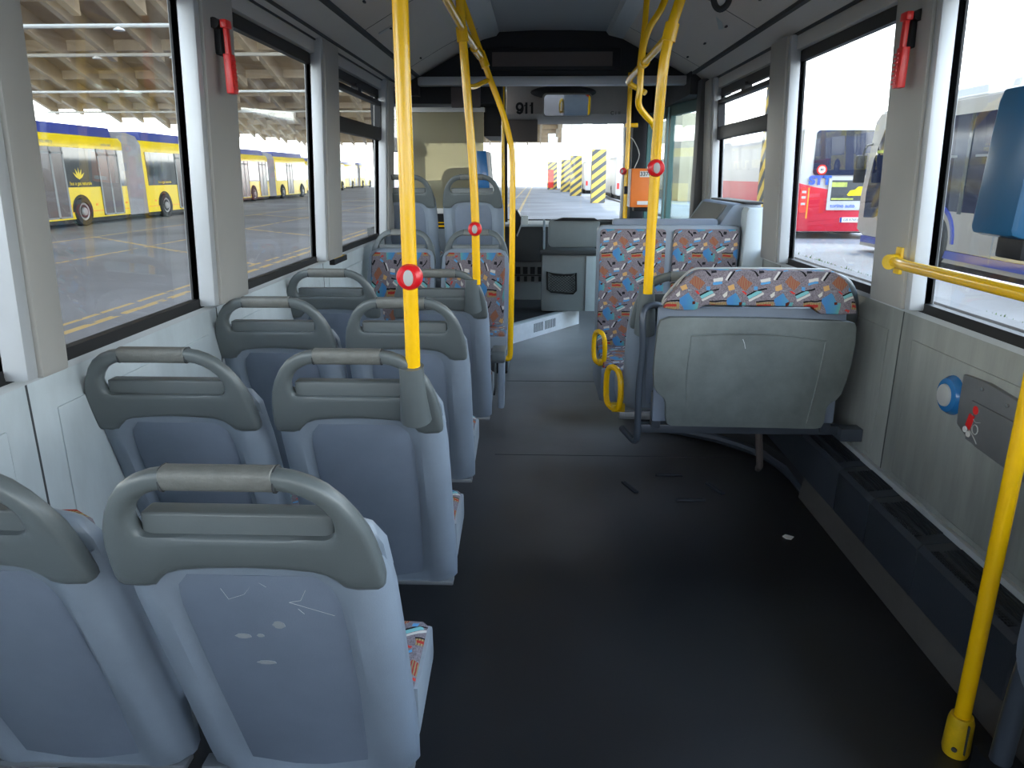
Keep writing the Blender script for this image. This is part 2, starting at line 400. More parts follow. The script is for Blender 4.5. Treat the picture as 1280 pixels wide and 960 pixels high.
# ------------------------------------------------------------------ the setting: bus shell
Y0, Y1 = -3.2, 7.7
LEAN = .044
def lean(side):        # side walls lean inwards above the sill
    return lambda x, y, z: (x - side * LEAN * (z - .92), y, z)
LX, RX = -1.115, 1.235      # glass planes at sill height
WL, WR = -1.117, 1.237        # inner faces of lower walls
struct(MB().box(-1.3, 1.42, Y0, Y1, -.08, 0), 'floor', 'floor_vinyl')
fs = MB()                                    # floor seams
fs.box(-.2, 1.0, 3.30, 3.304, 0, .0015).box(-.2, .62, 4.62, 4.625, 0, .0015)
struct(fs, 'trim_1', 'groove')
# window layout (Y ranges of pillars, both sides alike)
PIL = [(-3.2, -3.05), (-1.75, -1.5), (-.05, .2), (1.43, 1.52), (2.33, 2.56), (3.62, 3.86), (5.10, 5.30)]
def side_wall(side, gx, wx, name):
    s = side; WM = 'wall_plastic' if s < 0 else 'wall_dirty_shaded'
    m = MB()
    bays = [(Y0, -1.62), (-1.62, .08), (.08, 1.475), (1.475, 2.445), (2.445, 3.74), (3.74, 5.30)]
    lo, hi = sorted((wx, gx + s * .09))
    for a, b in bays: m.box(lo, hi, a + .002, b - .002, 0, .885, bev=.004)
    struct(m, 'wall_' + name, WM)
    m = MB()
    for a, b in bays:      # embossed field of each panel
        x = wx; e = .0035
        x0, x1 = sorted((x, x - s * e)); m.box(x0, x1, a + .085, b - .085, .33 if s > 0 else .2, .80, bev=.003)
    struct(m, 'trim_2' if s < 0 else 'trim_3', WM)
    m = MB()
    lo, hi = sorted((wx, wx + s * .004))
    for a, b in bays[:-1]: m.box(lo, hi, b - .003, b + .003, .02, .9)
    struct(m, 'trim_4' if s < 0 else 'trim_5', 'groove')
    m = MB(); lo, hi = sorted((wx - s * .006, gx + s * .06)); m.box(lo, hi, Y0, 5.32, .880, .908, bev=.003)
    struct(m, 'trim_6' if s < 0 else 'trim_7', 'sill')
    # pillars: aluminium near face with plastic inner cover
    for i, (a, b) in enumerate(PIL):
        wd = .075 if s < 0 else .07
        x0, x1 = sorted((gx + s * .03, gx - s * wd))
        p = MB().box(x0, x1, a, b, .905, 1.93, f=lean(s), bev=.012)
        struct(p, 'pillar', 'pillar_plastic')
        x0, x1 = sorted((gx + s * .02, gx - s * (wd - .012)))
        struct(MB().box(x0, x1, a - .030, a + .012, .905, 1.93, f=lean(s), bev=.012), 'pillar', 'pillar_alu')
    # glass panes with rubber gaskets
    n = 1 if s < 0 else 11
    for i, ((_, a), (b, _)) in enumerate(zip(PIL, PIL[1:])):
        w_ = thing('window_%d' % (n + i), '', '', (gx, (a + b) / 2, .92)); del w_['label']; del w_['category']; w_['kind'] = 'structure'
        gb = MB()
        for (ya, yb, za, zb) in ((a, b, .900, .930), (a, b, 1.815, 1.86), (a, a + .018, .93, 1.82), (b - .030, b - .012, .93, 1.82)):
            x0, x1 = sorted((gx - s * .012, gx + s * .015)); gb.box(x0, x1, ya, yb, za, zb, f=lean(s))
        gb.build('window_frame', 'rubber', w_)
        x0, x1 = sorted((gx + s * .002, gx + s * .007))
        MB().box(x0, x1, a - .02, b + .02, .91, 1.85, f=lean(s)).build('window_pane', 'glass', w_)
        if i == 5:           # hopper vent at the top of this bay
            x0, x1 = sorted((gx - s * .03, gx + s * .012))
            MB().box(x0, x1, a, b - .02, 1.545, 1.625, f=lean(s), bev=.008).build('hopper_bar', 'black_plastic', w_)
            h = MB().box(x0, x1, a, b - .02, 1.765, 1.79, f=lean(s), bev=.003)
            h.box(x0, x1, a, a + .02, 1.6, 1.79, f=lean(s)).box(x0, x1, b - .05, b - .03, 1.6, 1.79, f=lean(s)).box(x0, x1, (a + b) / 2 - .04, (a + b) / 2 + .04, 1.785, 1.83, f=lean(s))
            h.build('hopper_frame', 'black_plastic', w_)
    # header above the windows with dark rubber strip and cove strip
    x0, x1 = sorted((gx - s * .005, gx + s * .06)); struct(MB().box(x0 - s * LEAN, x1 - s * LEAN, Y0, 5.5, 1.840, 1.866), 'trim_8' if s < 0 else 'trim_9', 'rubber')
    x0, x1 = sorted((gx - s * .030, gx + s * .06)); struct(MB().box(x0 - s * LEAN, x1 - s * LEAN, Y0, 5.5, 1.864, 1.935, bev=.006), 'trim_19' if s < 0 else 'trim_20', 'cove')
side_wall(-1, LX, WL, 'left'); side_wall(1, RX, WR, 'right')
# ceiling profile (x, z) swept along Y
prof = [(-1.20, 1.90), (-1.055, 1.905), (-1.02, 1.945), (-.885, 2.005)]
def sheet(pts, y0, y1, t=.02):
    up = [(x, z + t) for x, z in pts][::-1]
    return MB().prism(pts + up, 'y', y0, y1)
struct(sheet([(-1.22, 1.905), (-1.06, 1.905), (-1.03, 1.925), (-1.00, 1.94)], Y0, 5.7), 'ceiling', 'cove')
struct(sheet([(-1.00, 1.945), (-.885, 2.005)], Y0, 5.7), 'ceiling', 'cove')
struct(sheet([(1.34, 1.89), (1.195, 1.895), (1.18, 1.912), (1.16, 1.93)][::-1], Y0, 5.7), 'ceiling', 'cove')
struct(sheet([(1.075, 2.0), (1.16, 1.935)], Y0, 5.7), 'ceiling', 'cove')
struct(sheet([(-.875, 2.01), (-.64, 2.14), (-.41, 2.25)], Y0, 5.7), 'ceiling', 'ceiling_panel')
struct(sheet([(.59, 2.25), (.83, 2.13), (1.065, 2.005)], Y0, 5.7), 'ceiling', 'ceiling_panel')
struct(sheet([(-.41, 2.25), (-.31, 2.275), (-.29, 2.30)], Y0, 5.7), 'ceiling', 'ceiling_trim')
struct(sheet([(.47, 2.30), (.49, 2.275), (.59, 2.25)], Y0, 5.7), 'ceiling', 'ceiling_trim')
struct(sheet([(-.29, 2.30), (.09, 2.315), (.47, 2.30)], Y0, 5.7), 'ceiling', 'ceiling_duct')
struct(MB().box(-1.3, 1.42, Y0, Y1 + .2, 2.36, 2.40), 'roof', 'black_plastic')
m = MB()
m.box(-.893, -.868, Y0, 5.7, 1.998, 2.04).box(1.058, 1.083, Y0, 5.7, 1.992, 2.03)
m.box(-1.006, -.998, Y0, 5.7, 1.934, 1.96).box(1.156, 1.164, Y0, 5.7, 1.924, 1.95)
m.box(-1.036, -1.031, Y0, 5.7, 1.917, 1.94).box(1.182, 1.187, Y0, 5.7, 1.904, 1.93)
struct(m, 'trim_10', 'groove')
m = MB()
for y in (1.2, 2.55, 3.9, 5.2):
    for sgn, pts in ((-1, [(-.875, 2.0085), (-.64, 2.1385), (-.41, 2.2485)]), (1, [(.59, 2.2485), (.83, 2.1285), (1.065, 2.0035)])):
        pr_ = pts + [(x, z + .006) for x, z in pts][::-1]; m.prism(pr_, 'y', y, y + .004)
struct(m, 'trim_11', 'groove')
m = MB()          # small slots in the sloping ceiling panels
for y in (2.0, 2.5, 3.0, 3.5, 4.1, 4.6, 5.1):
    m.box(-.785, -.775, y, y + .03, 2.055, 2.063); m.box(.955, .965, y, y + .03, 2.052, 2.060)
struct(m, 'trim_12', 'groove')
# front bulkhead above the gangway, the pale strip below it, and the cab
struct(MB().prism([(-.885, 2.0), (-.41, 2.25), (-.29, 2.31), (.47, 2.31), (.59, 2.25), (1.07, 2.0)], 'y', 5.62, 5.75), 'wall_front', 'black_plastic')
t = thing('route_display', 'wide dark unlit display set in the black bulkhead above the gangway', 'display', (.09, 5.62, 2.07))
MB().box(-.39, .58, 5.60, 5.62, 2.045, 2.19, bev=.006).build('display_frame', 'black_plastic', t)
MB().box(-.34, .52, 5.597, 5.602, 2.07, 2.165).build('display_screen', 'sun_visor', t)
struct(MB().box(-.88, 1.06, 5.58, 5.68, 1.945, 2.003, bev=.008).box(-.262, -.258, 5.578, 5.582, 1.945, 2.0), 'beam', 'pillar_alu')
struct(MB().box(-1.25, 1.35, 5.76, 7.9, 2.16, 2.20), 'ceiling', 'panel_beige')
struct(MB().box(-1.20, -.885, 5.6, 5.72, 1.88, 2.05).box(1.07, 1.32, 5.6, 5.72, 1.88, 2.05), 'wall_front', 'black_plastic')
# front end: windscreen, posts, header
struct(MB().box(-1.25, 1.35, 7.55, 7.75, -.05, .86).box(-1.25, 1.35, 7.50, 7.75, .84, .875, bev=.01), 'wall_front', 'cab_dark')
t = thing('window_30', '', '', (.0, 7.62, .88)); del t['label']; del t['category']; t['kind'] = 'structure'
MB().box(-1.2, .86, 7.60, 7.606, .87, 2.16).build('window_pane', 'glass', t)
MB().box(-1.2, .86, 7.56, 7.60, .87, .885).build('window_frame', 'rubber', t)
struct(MB().box(.835, .885, 7.45, 7.62, .8, 2.16, bev=.01), 'pillar', 'pillar_alu')
struct(MB().box(-1.24, -1.15, 7.4, 7.62, .8, 2.0, bev=.01), 'pillar', 'black_plastic')
struct(MB().box(.885, 1.07, 7.2, 7.62, 0, 2.16), 'pillar', 'black_plastic')
# left cab side
struct(MB().box(-1.24, -1.12, 5.3, 7.6, 0, .95), 'wall_left', 'cab_dark')
m = MB().box(-1.17, -1.11, 5.3, 7.5, 1.5, 1.60).box(-1.17, -1.11, 5.3, 7.5, 1.86, 1.99).box(-1.17, -1.10, 5.30, 5.34, .95, 1.95).box(-1.17, -1.10, 6.95, 7.0, .95, 1.95)
struct(m, 'trim_13', 'black_plastic')
t = thing('window_31', '', '', (-1.15, 6.4, .95)); del t['label']; del t['category']; t['kind'] = 'structure'
MB().box(-1.155, -1.15, 5.3, 7.5, .95, 1.95).build('window_pane', 'glass', t)
# front door, right side: dark surround, two glazed leaves standing slightly open
struct(MB().box(1.10, 1.26, 5.30, 5.43, 0, 1.95, bev=.01), 'pillar', 'cab_dark')
struct(MB().box(1.05, 1.34, 5.43, 7.3, 1.86, 2.16, bev=.01), 'beam', 'black_plastic')
struct(MB().box(1.16, 1.22, 5.10, 5.30, .9, 1.93, bev=.012).box(1.145, 1.165, 5.16, 5.24, .93, 1.86, bev=.008), 'pillar', 'pillar_plastic')
def door_leaf(nm, p0, p1):
    v = Vector((p1[0] - p0[0], p1[1] - p0[1], 0)); L = v.length; a = math.atan2(v.y, v.x)
    t = thing(nm, '', '', (p0[0], p0[1], .03), a); del t['label']; del t['category']; t['kind'] = 'structure'
    f = MB().box(0, .045, -.02, .02, 0, 1.83).box(L - .045, L, -.02, .02, 0, 1.83).box(0, L, -.02, .02, 0, .12).box(0, L, -.02, .02, 1.75, 1.83)
    f.build('door_frame', 'teal_frame', t, world=False)
    MB().box(.03, L - .03, -.004, .004, .1, 1.77).build('door_pane', 'door_glass', t, world=False)
    MB().tube([(.10, -.05, .5), (.12, -.07, .6), (.12, -.07, 1.3), (.10, -.05, 1.4)], .014, smooth=3).build('door_handle', 'steel', t, world=False)
mat('teal_frame', (.05, .13, .13), .4)
door_leaf('door_1', (1.22, 5.50), (1.08, 6.28)); door_leaf('door_2', (1.08, 6.36), (1.02, 7.1))
# header panel above the windscreen carrying the fleet number
m = MB().prism([(7.05, 2.158), (7.05, 1.86), (7.12, 1.815), (7.5, 1.80), (7.5, 2.158)], 'x', -.30, .84, bev=.006)
t = thing('header_panel', 'beige grey panel above the windscreen bearing the number 911', 'panel', (.27, 7.05, 1.81))
m.build('housing', 'panel_beige', t)
MB().disc_profile((.22, 7.05, 2.045), (0, -1, 0), [(.30, 0), (.27, .03), (.2, .05)], sx=1, sy=.20).build('hood_bulge', 'cab_dark', t)
def ribbon(pts, hw, y0, y1, mb=None):       # flat stroke of constant width in an XZ plane
    mb = mb or MB(); n = len(pts); L_, R_2 = [], []
    for i in range(n):
        a = Vector(pts[max(0, i - 1)]); b = Vector(pts[min(n - 1, i + 1)]); d = (b - a).normalized(); p = Vector(pts[i]); nn_ = Vector((-d.y, d.x)) * hw
        L_.append(p + nn_); R_2.append(p - nn_)
    mb.loft([[(l.x, y0, l.y), (r.x, y0, r.y), (r.x, y1, r.y), (l.x, y1, l.y)] for l, r in zip(L_, R_2)]); return mb
cx_, cz_ = -.178, 1.922
nine = [(cx_ + .026 * cos(q), cz_ + .029 * sin(q)) for q in [radians(-5 + 360 * i / 22) for i in range(23)]]
tail = [(cx_ + .0265, cz_ + .004), (cx_ + .027, cz_ - .018), (cx_ + .020, cz_ - .044), (cx_ + .002, cz_ - .055), (cx_ - .014, cz_ - .051), (cx_ - .024, cz_ - .038)]
ribbon(tail, .0105, 7.044, 7.049, ribbon(nine, .0105, 7.044, 7.049)).build('digit_nine', 'text_black', t)
for dx in (.060, .112): ribbon([(cx_ + dx - .020, 1.930), (cx_ + dx - .004, 1.938), (cx_ + dx, 1.9585)], .0050, 7.044, 7.049, MB().box(cx_ + dx - .009, cx_ + dx + .012, 7.044, 7.049, 1.862, 1.960)).build('digit_one', 'text_black', t)
text('pictogram_sticker', 'C i ≡', .045, (.70, 7.046, 1.865), FACE_S, 'text_black', t)
t = thing('interior_mirror', 'rounded rectangular rear view mirror hanging under the header panel', 'mirror', (.25, 6.96, 1.93))
def rrect(x0, x1, z0, z1, r, k=5):
    out = []
    for cx, cz, a in ((x1 - r, z1 - r, 0), (x0 + r, z1 - r, pi / 2), (x0 + r, z0 + r, pi), (x1 - r, z0 + r, 3 * pi / 2)):
        for j in range(k + 1): q = a + j / k * pi / 2; out.append((cx + r * cos(q), cz + r * sin(q)))
    return out
mg = MB().prism(rrect(.03, .475, 1.825, 2.03 - .005, .035), 'y', 6.955, 7.00, bev=.008)
for v in mg.bm.verts: v.co.y -= (v.co.z - 1.838) * .22
mg.build('mirror_housing', 'panel_beige', t)
mg = MB().prism(rrect(.045, .46, 1.838, 2.01, .03), 'y', 6.950, 6.956)
for v in mg.bm.verts: v.co.y -= (v.co.z - 1.838) * .22 + .002
mg.build('mirror_glass', 'mirror', t)
MB().cyl((.25, 6.97, 1.90), (.25, 7.05, 1.91), .02).build('mount', 'black_plastic', t)
tag(MB().box(-.32, -.012, 7.10, 7.12, 1.62, 1.815, bev=.004).build('sun_blind', 'sun_visor'), 'brown grey pulled down sun blind below the number 911', 'sun blind')

# ------------------------------------------------------------------ side heater, kerb strips, podiums
struct(MB().prism([(1.122, 0), (1.236, 0), (1.236, .11), (1.138, .105)], 'y', Y0, 2.86), 'baseboard_right', 'kerb_strip')
def heater(a, b, lab):
    t = thing('convector_heater', lab, 'heater', (1.16, (a + b) / 2, .105), 0, 'floor heaters along the right wall')
    MB().prism([(1.125, .105), (1.125, .262), (1.138, .278), (1.234, .290), (1.234, .105)], 'y', a + .002, b - .002, bev=.003).build('housing', 'heater', t)
    g1 = MB(); n = max(3, int((b - a - .1) / .012))
    if b - a > .25:
        ya, yb = a + .05, b - .05
        for i in range(n + 1):
            y = ya + (yb - ya) * i / n; g1.box(1.138, 1.160, y, y + .006, .276, .2825)
        for x in (1.140, 1.147, 1.154): g1.box(x, x + .002, ya, yb, .278, .2832)
        g1.build('grille', 'heater_grille', t)
        g2 = MB()
        for k in range(6): g2.box(1.172 + k * .009, 1.1765 + k * .009, ya, yb, .280 + k * .001, .2865 + k * .0011)
        g2.build('louvre', 'heater_grille', t)
    return t
for a, b, lab in ((1.49, 1.94, 'dark heater casing beside the yellow floor pole, nearest section'), (1.94, 2.26, 'dark heater casing below the wall button, second section from the near end'),
                  (2.26, 2.52, 'short dark heater casing beside the end of the kerb strip'), (2.52, 3.4, 'long dark heater casing running under the folded backrest board')): heater(a, b, lab)
struct(MB().box(1.222, 1.240, Y0, 3.4, .288, .310, bev=.003), 'trim_14', 'sill')
struct(MB().box(-1.12, -1.09, Y0, 3.9, .10, .13, bev=.004).box(-1.118, -1.10, Y0, 3.9, 0, .1), 'baseboard_left', 'sill')
pod = [(1.24, 2.86), (1.135, 2.86), (1.14, 3.08), (1.09, 3.30), (.91, 3.51), (.62, 3.68), (.55, 3.80), (.55, 5.3), (1.24, 5.3)]
struct(MB().prism(pod, 'z', 0, .09, bev=.006), 'floor', 'podium')
struct(MB().tube([(x, y, .03) for x, y in [(1.15, 2.80), (1.14, 3.08), (1.085, 3.29), (.905, 3.50), (.62, 3.66)]], .022, 8, smooth=4), 'trim_15', 'dark_tube')
tag(MB().tube([(1.145, 2.79, .045), (1.165, 2.83, .05), (1.16, 2.87, .045), (1.18, 2.85, .05), (1.15, 2.82, .045)], .007, 8, smooth=3).build('crumpled_foil', 'steel'), 'small crumpled silver scrap at the end of the kerb strip', 'litter')
# four worn floor anchors, paper scrap
for (x, y, a, lab) in ((.61, 3.07, 0, 'short dark floor anchor strip farthest from the camera'), (.415, 2.93, 1.95, 'short dark floor anchor strip, leftmost of the four'),
                       (.655, 2.81, 0, 'short dark floor anchor strip nearest the camera'), (.785, 2.93, 1.95, 'short dark floor anchor strip, rightmost of the four')):
    t = thing('floor_anchor', lab, 'floor anchor', (x, y, 0), a, 'floor anchors in the wheelchair bay')
    MB().prism(rrect(-.062, .062, -.011, .011, .006), 'z', 0, .008, bev=.002).build('rail', 'heater', t, world=False)
    MB().prism(rrect(-.05, .05, -.004, .004, .003), 'z', .008, .0095).build('slot', 'groove', t, world=False)
tag(MB().prism([(.94, 2.50), (.955, 2.515), (.982, 2.497), (.965, 2.477), (.948, 2.482)], 'z', .001, .004).build('paper_scrap', 'paper'), 'small white paper scrap lying on the dark floor', 'litter')

# ------------------------------------------------------------------ passenger seat
def ysh(z):      # reclined back: forward offset of the shell's rear face at height z
    return .34 * (.92 - z) - .0 if z < .92 else 0
def seat_parts(t, socket=False, zb=.16, zc=0.0):
    rm = lambda z: zb + (z - .16) * (.74 - zb) / .58
    def ring(z, w, d, pw, rec, yo=0):
        y = ysh(z) + yo
        return [(-w, y + d, z), (-w * .5, y + d + .006, z), (w * .5, y + d + .006, z), (w, y + d, z), (w + .006, y + d * .6, z), (w + .004, y + .035, z), (w - .012, y + .012, z), (w - .035, y + .002, z),
                (pw + .018, y, z), (pw + .004, y + rec, z), (-pw - .004, y + rec, z), (-pw - .018, y, z), (-w + .035, y + .002, z), (-w + .012, y + .012, z), (-w - .004, y + .035, z), (-w - .006, y + d * .6, z)]
    rings = []
    for z, w_, d, pw, rec in ((.160, .200, .05, .124, .004), (.168, .209, .07, .128, .008), (.22, .211, .082, .130, .012), (.40, .211, .088, .133, .016), (.55, .212, .088, .135, .017),
                              (.66, .212, .085, .136, .015), (.715, .209, .080, .135, .010), (.74, .200, .07, .13, .006)):
        rings.append(ring(rm(z), w_, d, pw, rec))
    MB().loft(rings).build('back_shell', 'shell', t, world=False, angle=50)
    # body in front of the head frame
    rr = []
    for z, w_, d0, d1 in ((.70, .212, .038, .088), (.76, .208, .040, .088), (.795, .190, .045, .085), (.812, .15, .052, .078)):
        y = ysh(z); rr.append([(-w_, y + d0 + .01, z), (-w_ + .02, y + d0, z), (w_ - .02, y + d0, z), (w_, y + d0 + .01, z), (w_, y + d1 - .01, z), (w_ - .02, y + d1, z), (-w_ + .02, y + d1, z), (-w_, y + d1 - .01, z)])
    MB().loft(rr).build('shoulder_shell', 'shell', t, world=False, angle=50)
    # recessed rear panel
    cols = []
    for z in (.175, .30, .42, .55, .64, .69, .715): cols.append(z)
    pv = MB()
    rg = []
    for z in cols:
        pw = {.175: .124, .30: .127, .42: .130, .55: .132, .64: .133, .69: .128, .715: .110}[z]; z = rm(z); y = ysh(z)
        rg.append([(-pw, y + .016, z), (-pw + .008, y + .010, z), (0, y + .008, z), (pw - .008, y + .010, z), (pw, y + .016, z), (pw, y + .024, z), (-pw, y + .024, z)])
    pv.loft(rg).build('back_panel', 'shell_panel', t, world=False, angle=50)
    # head frame: shoulder plate with arched lower edge + carrying arch above the slot
    hf = MB(); yy = lambda z: ysh(z)
    half = [(0, .925, 0, .889), (.04, .925, .04, .889), (.082, .924, .080, .889), (.105, .920, .098, .886), (.128, .911, .114, .879), (.150, .896, .130, .868), (.170, .873, .142, .854), (.187, .845, .150, .838), (.199, .812, .153, .824),
            (.207, .778, .151, .812), (.212, .742, .146, .805), (.214, .712, .140, .802), (.212, .699, .135, .8005), (.204, .693, .130, .800), (.170, .691, .124, .800), (.153, .694, .118, .800), (.144, .706, .112, .800), (.128, .721, .098, .800), (.105, .729, .08, .800), (.06, .734, .045, .800), (0, .736, 0, .800)]
    full = half + [(-a_, b_, -c_, d_) for a_, b_, c_, d_ in half[-2:0:-1]]
    rings = []
    def sup(v, e=.55): return math.copysign(abs(v) ** e, v)
    for ox, oz, ix, iz in full:
        cx, cz = (ox + ix) / 2, (oz + iz) / 2; hx, hz = (ox - ix) / 2, (oz - iz) / 2; r_ = []
        wd = sqrt(hx * hx + hz * hz); e = .75 if wd < .022 else .42
        for k in range(14):
            q = 2 * pi * k / 14; u_, v_ = sup(cos(q), e), sup(sin(q), e); z = cz + hz * u_
            r_.append((cx + hx * u_, ysh(z) + .015 + .0195 * v_, z))
        rings.append(r_)
    rings.append(rings[0])
    hf.loft(rings, cap=False); bmesh.ops.remove_doubles(hf.bm, verts=hf.bm.verts, dist=1e-6)
    hf.box(-.147, .147, yy(.82) + .020, yy(.82) + .058, .772, .834, bev=.005)
    hf.build('head_frame', 'head_frame', t, world=False, angle=60)
    gr = []
    for x in (-.080, -.079, -.04, 0, .04, .079, .080):
        k_ = .94 if abs(x) > .0795 else 1.0
        gr.append([(x, ysh(.907 + .0200 * k_ * sup(cos(2 * pi * j / 16), .7)) + .0148 + .0208 * k_ * sup(sin(2 * pi * j / 16), .7), .907 + .0200 * k_ * sup(cos(2 * pi * j / 16), .7)) for j in range(16)])
    MB().loft(gr).build('grip', 'grip', t, world=False, angle=50)
    for sg in (-1, 1):
        gr = [[(x, ysh(.907) + .0152 + .0200 * sup(sin(2 * pi * j / 16), .7), .907 + .0192 * sup(cos(2 * pi * j / 16), .7)) for j in range(16)] for x in (sg * .0795, sg * .0825)]
        MB().loft(gr).build('grip_seam', 'groove', t, world=False)
    # seat pan, cushion, front fabric
    pn = MB().prism([(.30, .215), (.50, .245), (.515, .262), (.51, .33), (.485, .338), (.30, .33)], 'x', -.216, .216, bev=.008); bmesh.ops.translate(pn.bm, verts=pn.bm.verts, vec=(0, 0, zc)); pn.build('seat_pan', 'seat_edge', t, world=False)
    cs = MB()
    rings = []
    for x, dz in ((-.207, -.012), (-.195, 0), (-.1, .004), (0, .002), (.1, .004), (.195, 0), (.207, -.012)):
        rings.append([(x, .26, .325), (x, .25, .352 + dz), (x, .35, .348 + dz), (x, .47, .356 + dz), (x, .503, .345 + dz), (x, .505, .328)])
    cs.loft(rings); bmesh.ops.translate(cs.bm, verts=cs.bm.verts, vec=(0, 0, zc)); cs.build('seat_cushion', 'fabric', t, world=False, angle=50)
    fb = MB(); rings = []
    for z, w_ in ((.36, .175), (.37, .19), (.5, .192), (.65, .192), (.77, .19), (.79, .17)):
        y = ysh(z); rings.append([(-w_, y + .082, z), (-w_ + .012, y + .104, z), (0, y + .098, z), (w_ - .012, y + .104, z), (w_, y + .082, z)])
    fb.loft(rings).build('backrest_cushion', 'fabric', t, world=False, angle=50)
    sr = MB().box(-.23, .205, .262, .30, .145, .160, bev=.004) if zb < .2 else MB()
    sr.box(-.20, .20, .42, .46, .205, .24, bev=.004).build('support_rail', 'beam_metal', t, world=False)
    if socket:
        MB().tube([(.150, .06, .74), (.150, .04, .80), (.150, .022, .86), (.150, .018, .885)], [.040, .034, .030, .030], 16).build('pole_socket', 'head_frame', t, world=False)
def seat(loc, lab, rz=0, group='forward facing grey bus seats on the left', socket=False, src=None, name='bus_seat', zb=.16, zc=0.0):
    if src:
        c = copy_tree(src); c.location = loc; c.rotation_euler = (0, 0, rz); c['label'] = lab; c['group'] = group
    else:
        c = thing(name, lab, 'bus seat', loc, rz, group); seat_parts(c, socket, zb, zc)
    return c
AX, WX = -.447, -.915
s0 = seat((AX, .91, 0), 'nearest aisle seat with scratched grey blue back shell')
s2 = seat((AX, 1.624, 0), 'grey blue aisle seat holding the nearest yellow pole in its shoulder', socket=True)
seat((WX, .91, 0), 'grey blue window seat cut off by the lower left corner', src=s0)
seat((WX, 1.624, 0), 'grey blue window seat beside the seat with the nearest pole', src=s0)
seat((AX - .01, 2.37, 0), 'third aisle seat from the camera, behind the nearest yellow pole', src=s0)
seat((WX, 2.37, 0), 'third window seat from the camera, below the second left window', src=s0)
seat((AX + .01, 3.13, 0), 'fourth aisle seat with the second yellow pole in its shoulder', src=s2)
seat((WX - .01, 3.13, 0), 'fourth window seat beside the black and yellow sill recess', src=s0)
gR = 'patterned rear facing seats on the left'
for x, lab in ((-.395, 'patterned rear facing aisle seat before the raised grey seats'), (-.865, 'patterned rear facing window seat on the left')):
    q = seat((x, 4.72, .06), lab, pi, gR, src=s0)
    MB().box(-.14, .14, .28, .44, -.06, .21, bev=.01).build('pedestal', 'podium', q, world=False)

for x, lab in ((-.465, 'raised aisle seat under the blue box, back to the camera'), (-.945, 'raised window seat in front of the frosted partition')):
    seat((x, 5.18, .40), lab, 0, 'raised grey seats over the left wheel arch', src=s0)
struct(MB().box(-1.2, -.20, 4.80, 5.95, 0, .40, bev=.01), 'floor', 'podium')
struct(MB().box(-.205, -.195, 4.80, 5.95, .02, .62, bev=.004), 'trim_16', 'seat_edge')
# scratches and worn spots on the nearest shell
def mark(x, z, pts, r=.0012):
    return [(x + a, ysh(z + b) + .0078, z + b) for a, b in pts]
sc = MB()
for pts in ([(-.055, .685), (-.048, .66), (-.02, .672), (-.006, .69)], [(.05, .655), (.07, .66), (.082, .684)], [(.05, .655), (.08, .642), (.12, .625)], [(.01, .70), (.02, .69)], [(.062, .64), (.07, .628)]):
    sc.tube([(a, ysh(b) + .0085, b) for a, b in pts], .00045, 4)
def blob(cx, cz, a, b, k=14):
    return [(cx + a * cos(2 * pi * i / k) * (1 + .15 * sin(3 * i)), cz + b * sin(2 * pi * i / k)) for i in range(k)]
sc.build('scratch', 'scuff', s0, world=False)
mat('worn_spot', (.36, .38, .40), .6)
for c in ((.022, .60, .010, .009), (-.045, .57, .013, .006), (-.015, .572, .006, .004), (-.02, .50, .016, .005)):
    sp = MB(); pts = blob(*c); vv = [sp.bm.verts.new((x, ysh(z) + .0070, z)) for x, z in pts]; v2 = [sp.bm.verts.new((x, ysh(z) + .0085, z)) for x, z in pts]
    sp.bm.faces.new(vv); sp.bm.faces.new(v2[::-1])
    for i in range(len(vv)): j = (i + 1) % len(vv); sp.bm.faces.new((vv[i], v2[i], v2[j], vv[j]))
    sp.build('worn_spot', 'worn_spot', s0, world=False)
# aisle armrest on the fourth row
t = thing('armrest', 'small grey folded armrest on the aisle side of the fourth seat', 'armrest', (-.21, 3.45, .45))
MB().prism(rrect(3.42, 3.58, .43, .49, .02), 'x', -.222, -.155, bev=.008).build('arm_pad', 'head_frame', t)
MB().prism([(3.42, .20), (3.50, .19), (3.58, .44), (3.44, .44)], 'x', -.190, -.160, bev=.008).build('hanger', 'shell', t)

# ------------------------------------------------------------------ right-hand seats
gB = 'forward facing seats behind the backrest board'
r1 = seat((.575, 2.69, .05), 'aisle seat behind the backrest board, yellow pole in its shoulder', group=gB, zb=.33, zc=.07)
r1b = seat((1.01, 2.69, .05), 'window seat hidden behind the backrest board on the right', group=gB, src=r1)
MB().tube([(.412, 2.72, .74), (.410, 2.70, .82), (.407, 2.69, .90), (.407, 2.69, .93)], [.040, .036, .030, .030], 16).build('pole_socket', 'head_frame', r1)
t = thing('backrest_board', 'grey wheelchair backrest board with patterned head cushion in the right bay', 'backrest board', (.79, 2.60, .38))
bo = catm2([(.478, .828), (.60, .829), (.80, .828), (1.0, .822), (1.118, .817)], 1) + [(1.138, .811), (1.146, .796), (1.150, .74), (1.146, .66), (1.137, .60), (1.123, .545), (1.108, .522), (1.086, .508), (1.076, .49), (1.073, .43), (1.064, .412), (1.04, .408), (.51, .413), (.492, .422), (.486, .44), (.482, .50), (.474, .522), (.448, .545), (.436, .565), (.430, .62), (.432, .70), (.438, .79), (.447, .815)]
MB().prism(bo, 'y', 2.575, 2.605, bev=.006).build('board', 'board', t)
ln = MB().tube([(.56, 2.5745, .762), (.72, 2.5745, .770), (.90, 2.5745, .764), (1.045, 2.5745, .744)], .0035, 6, smooth=4).tube([(1.042, 2.574, .742), (1.03, 2.574, .60), (1.008, 2.574, .43)], .0035, 6, smooth=3).tube([(.56, 2.5745, .762), (.553, 2.5745, .62), (.56, 2.5745, .50)], .002, 6, smooth=3)
ln.build('moulded_rib', 'board', t)
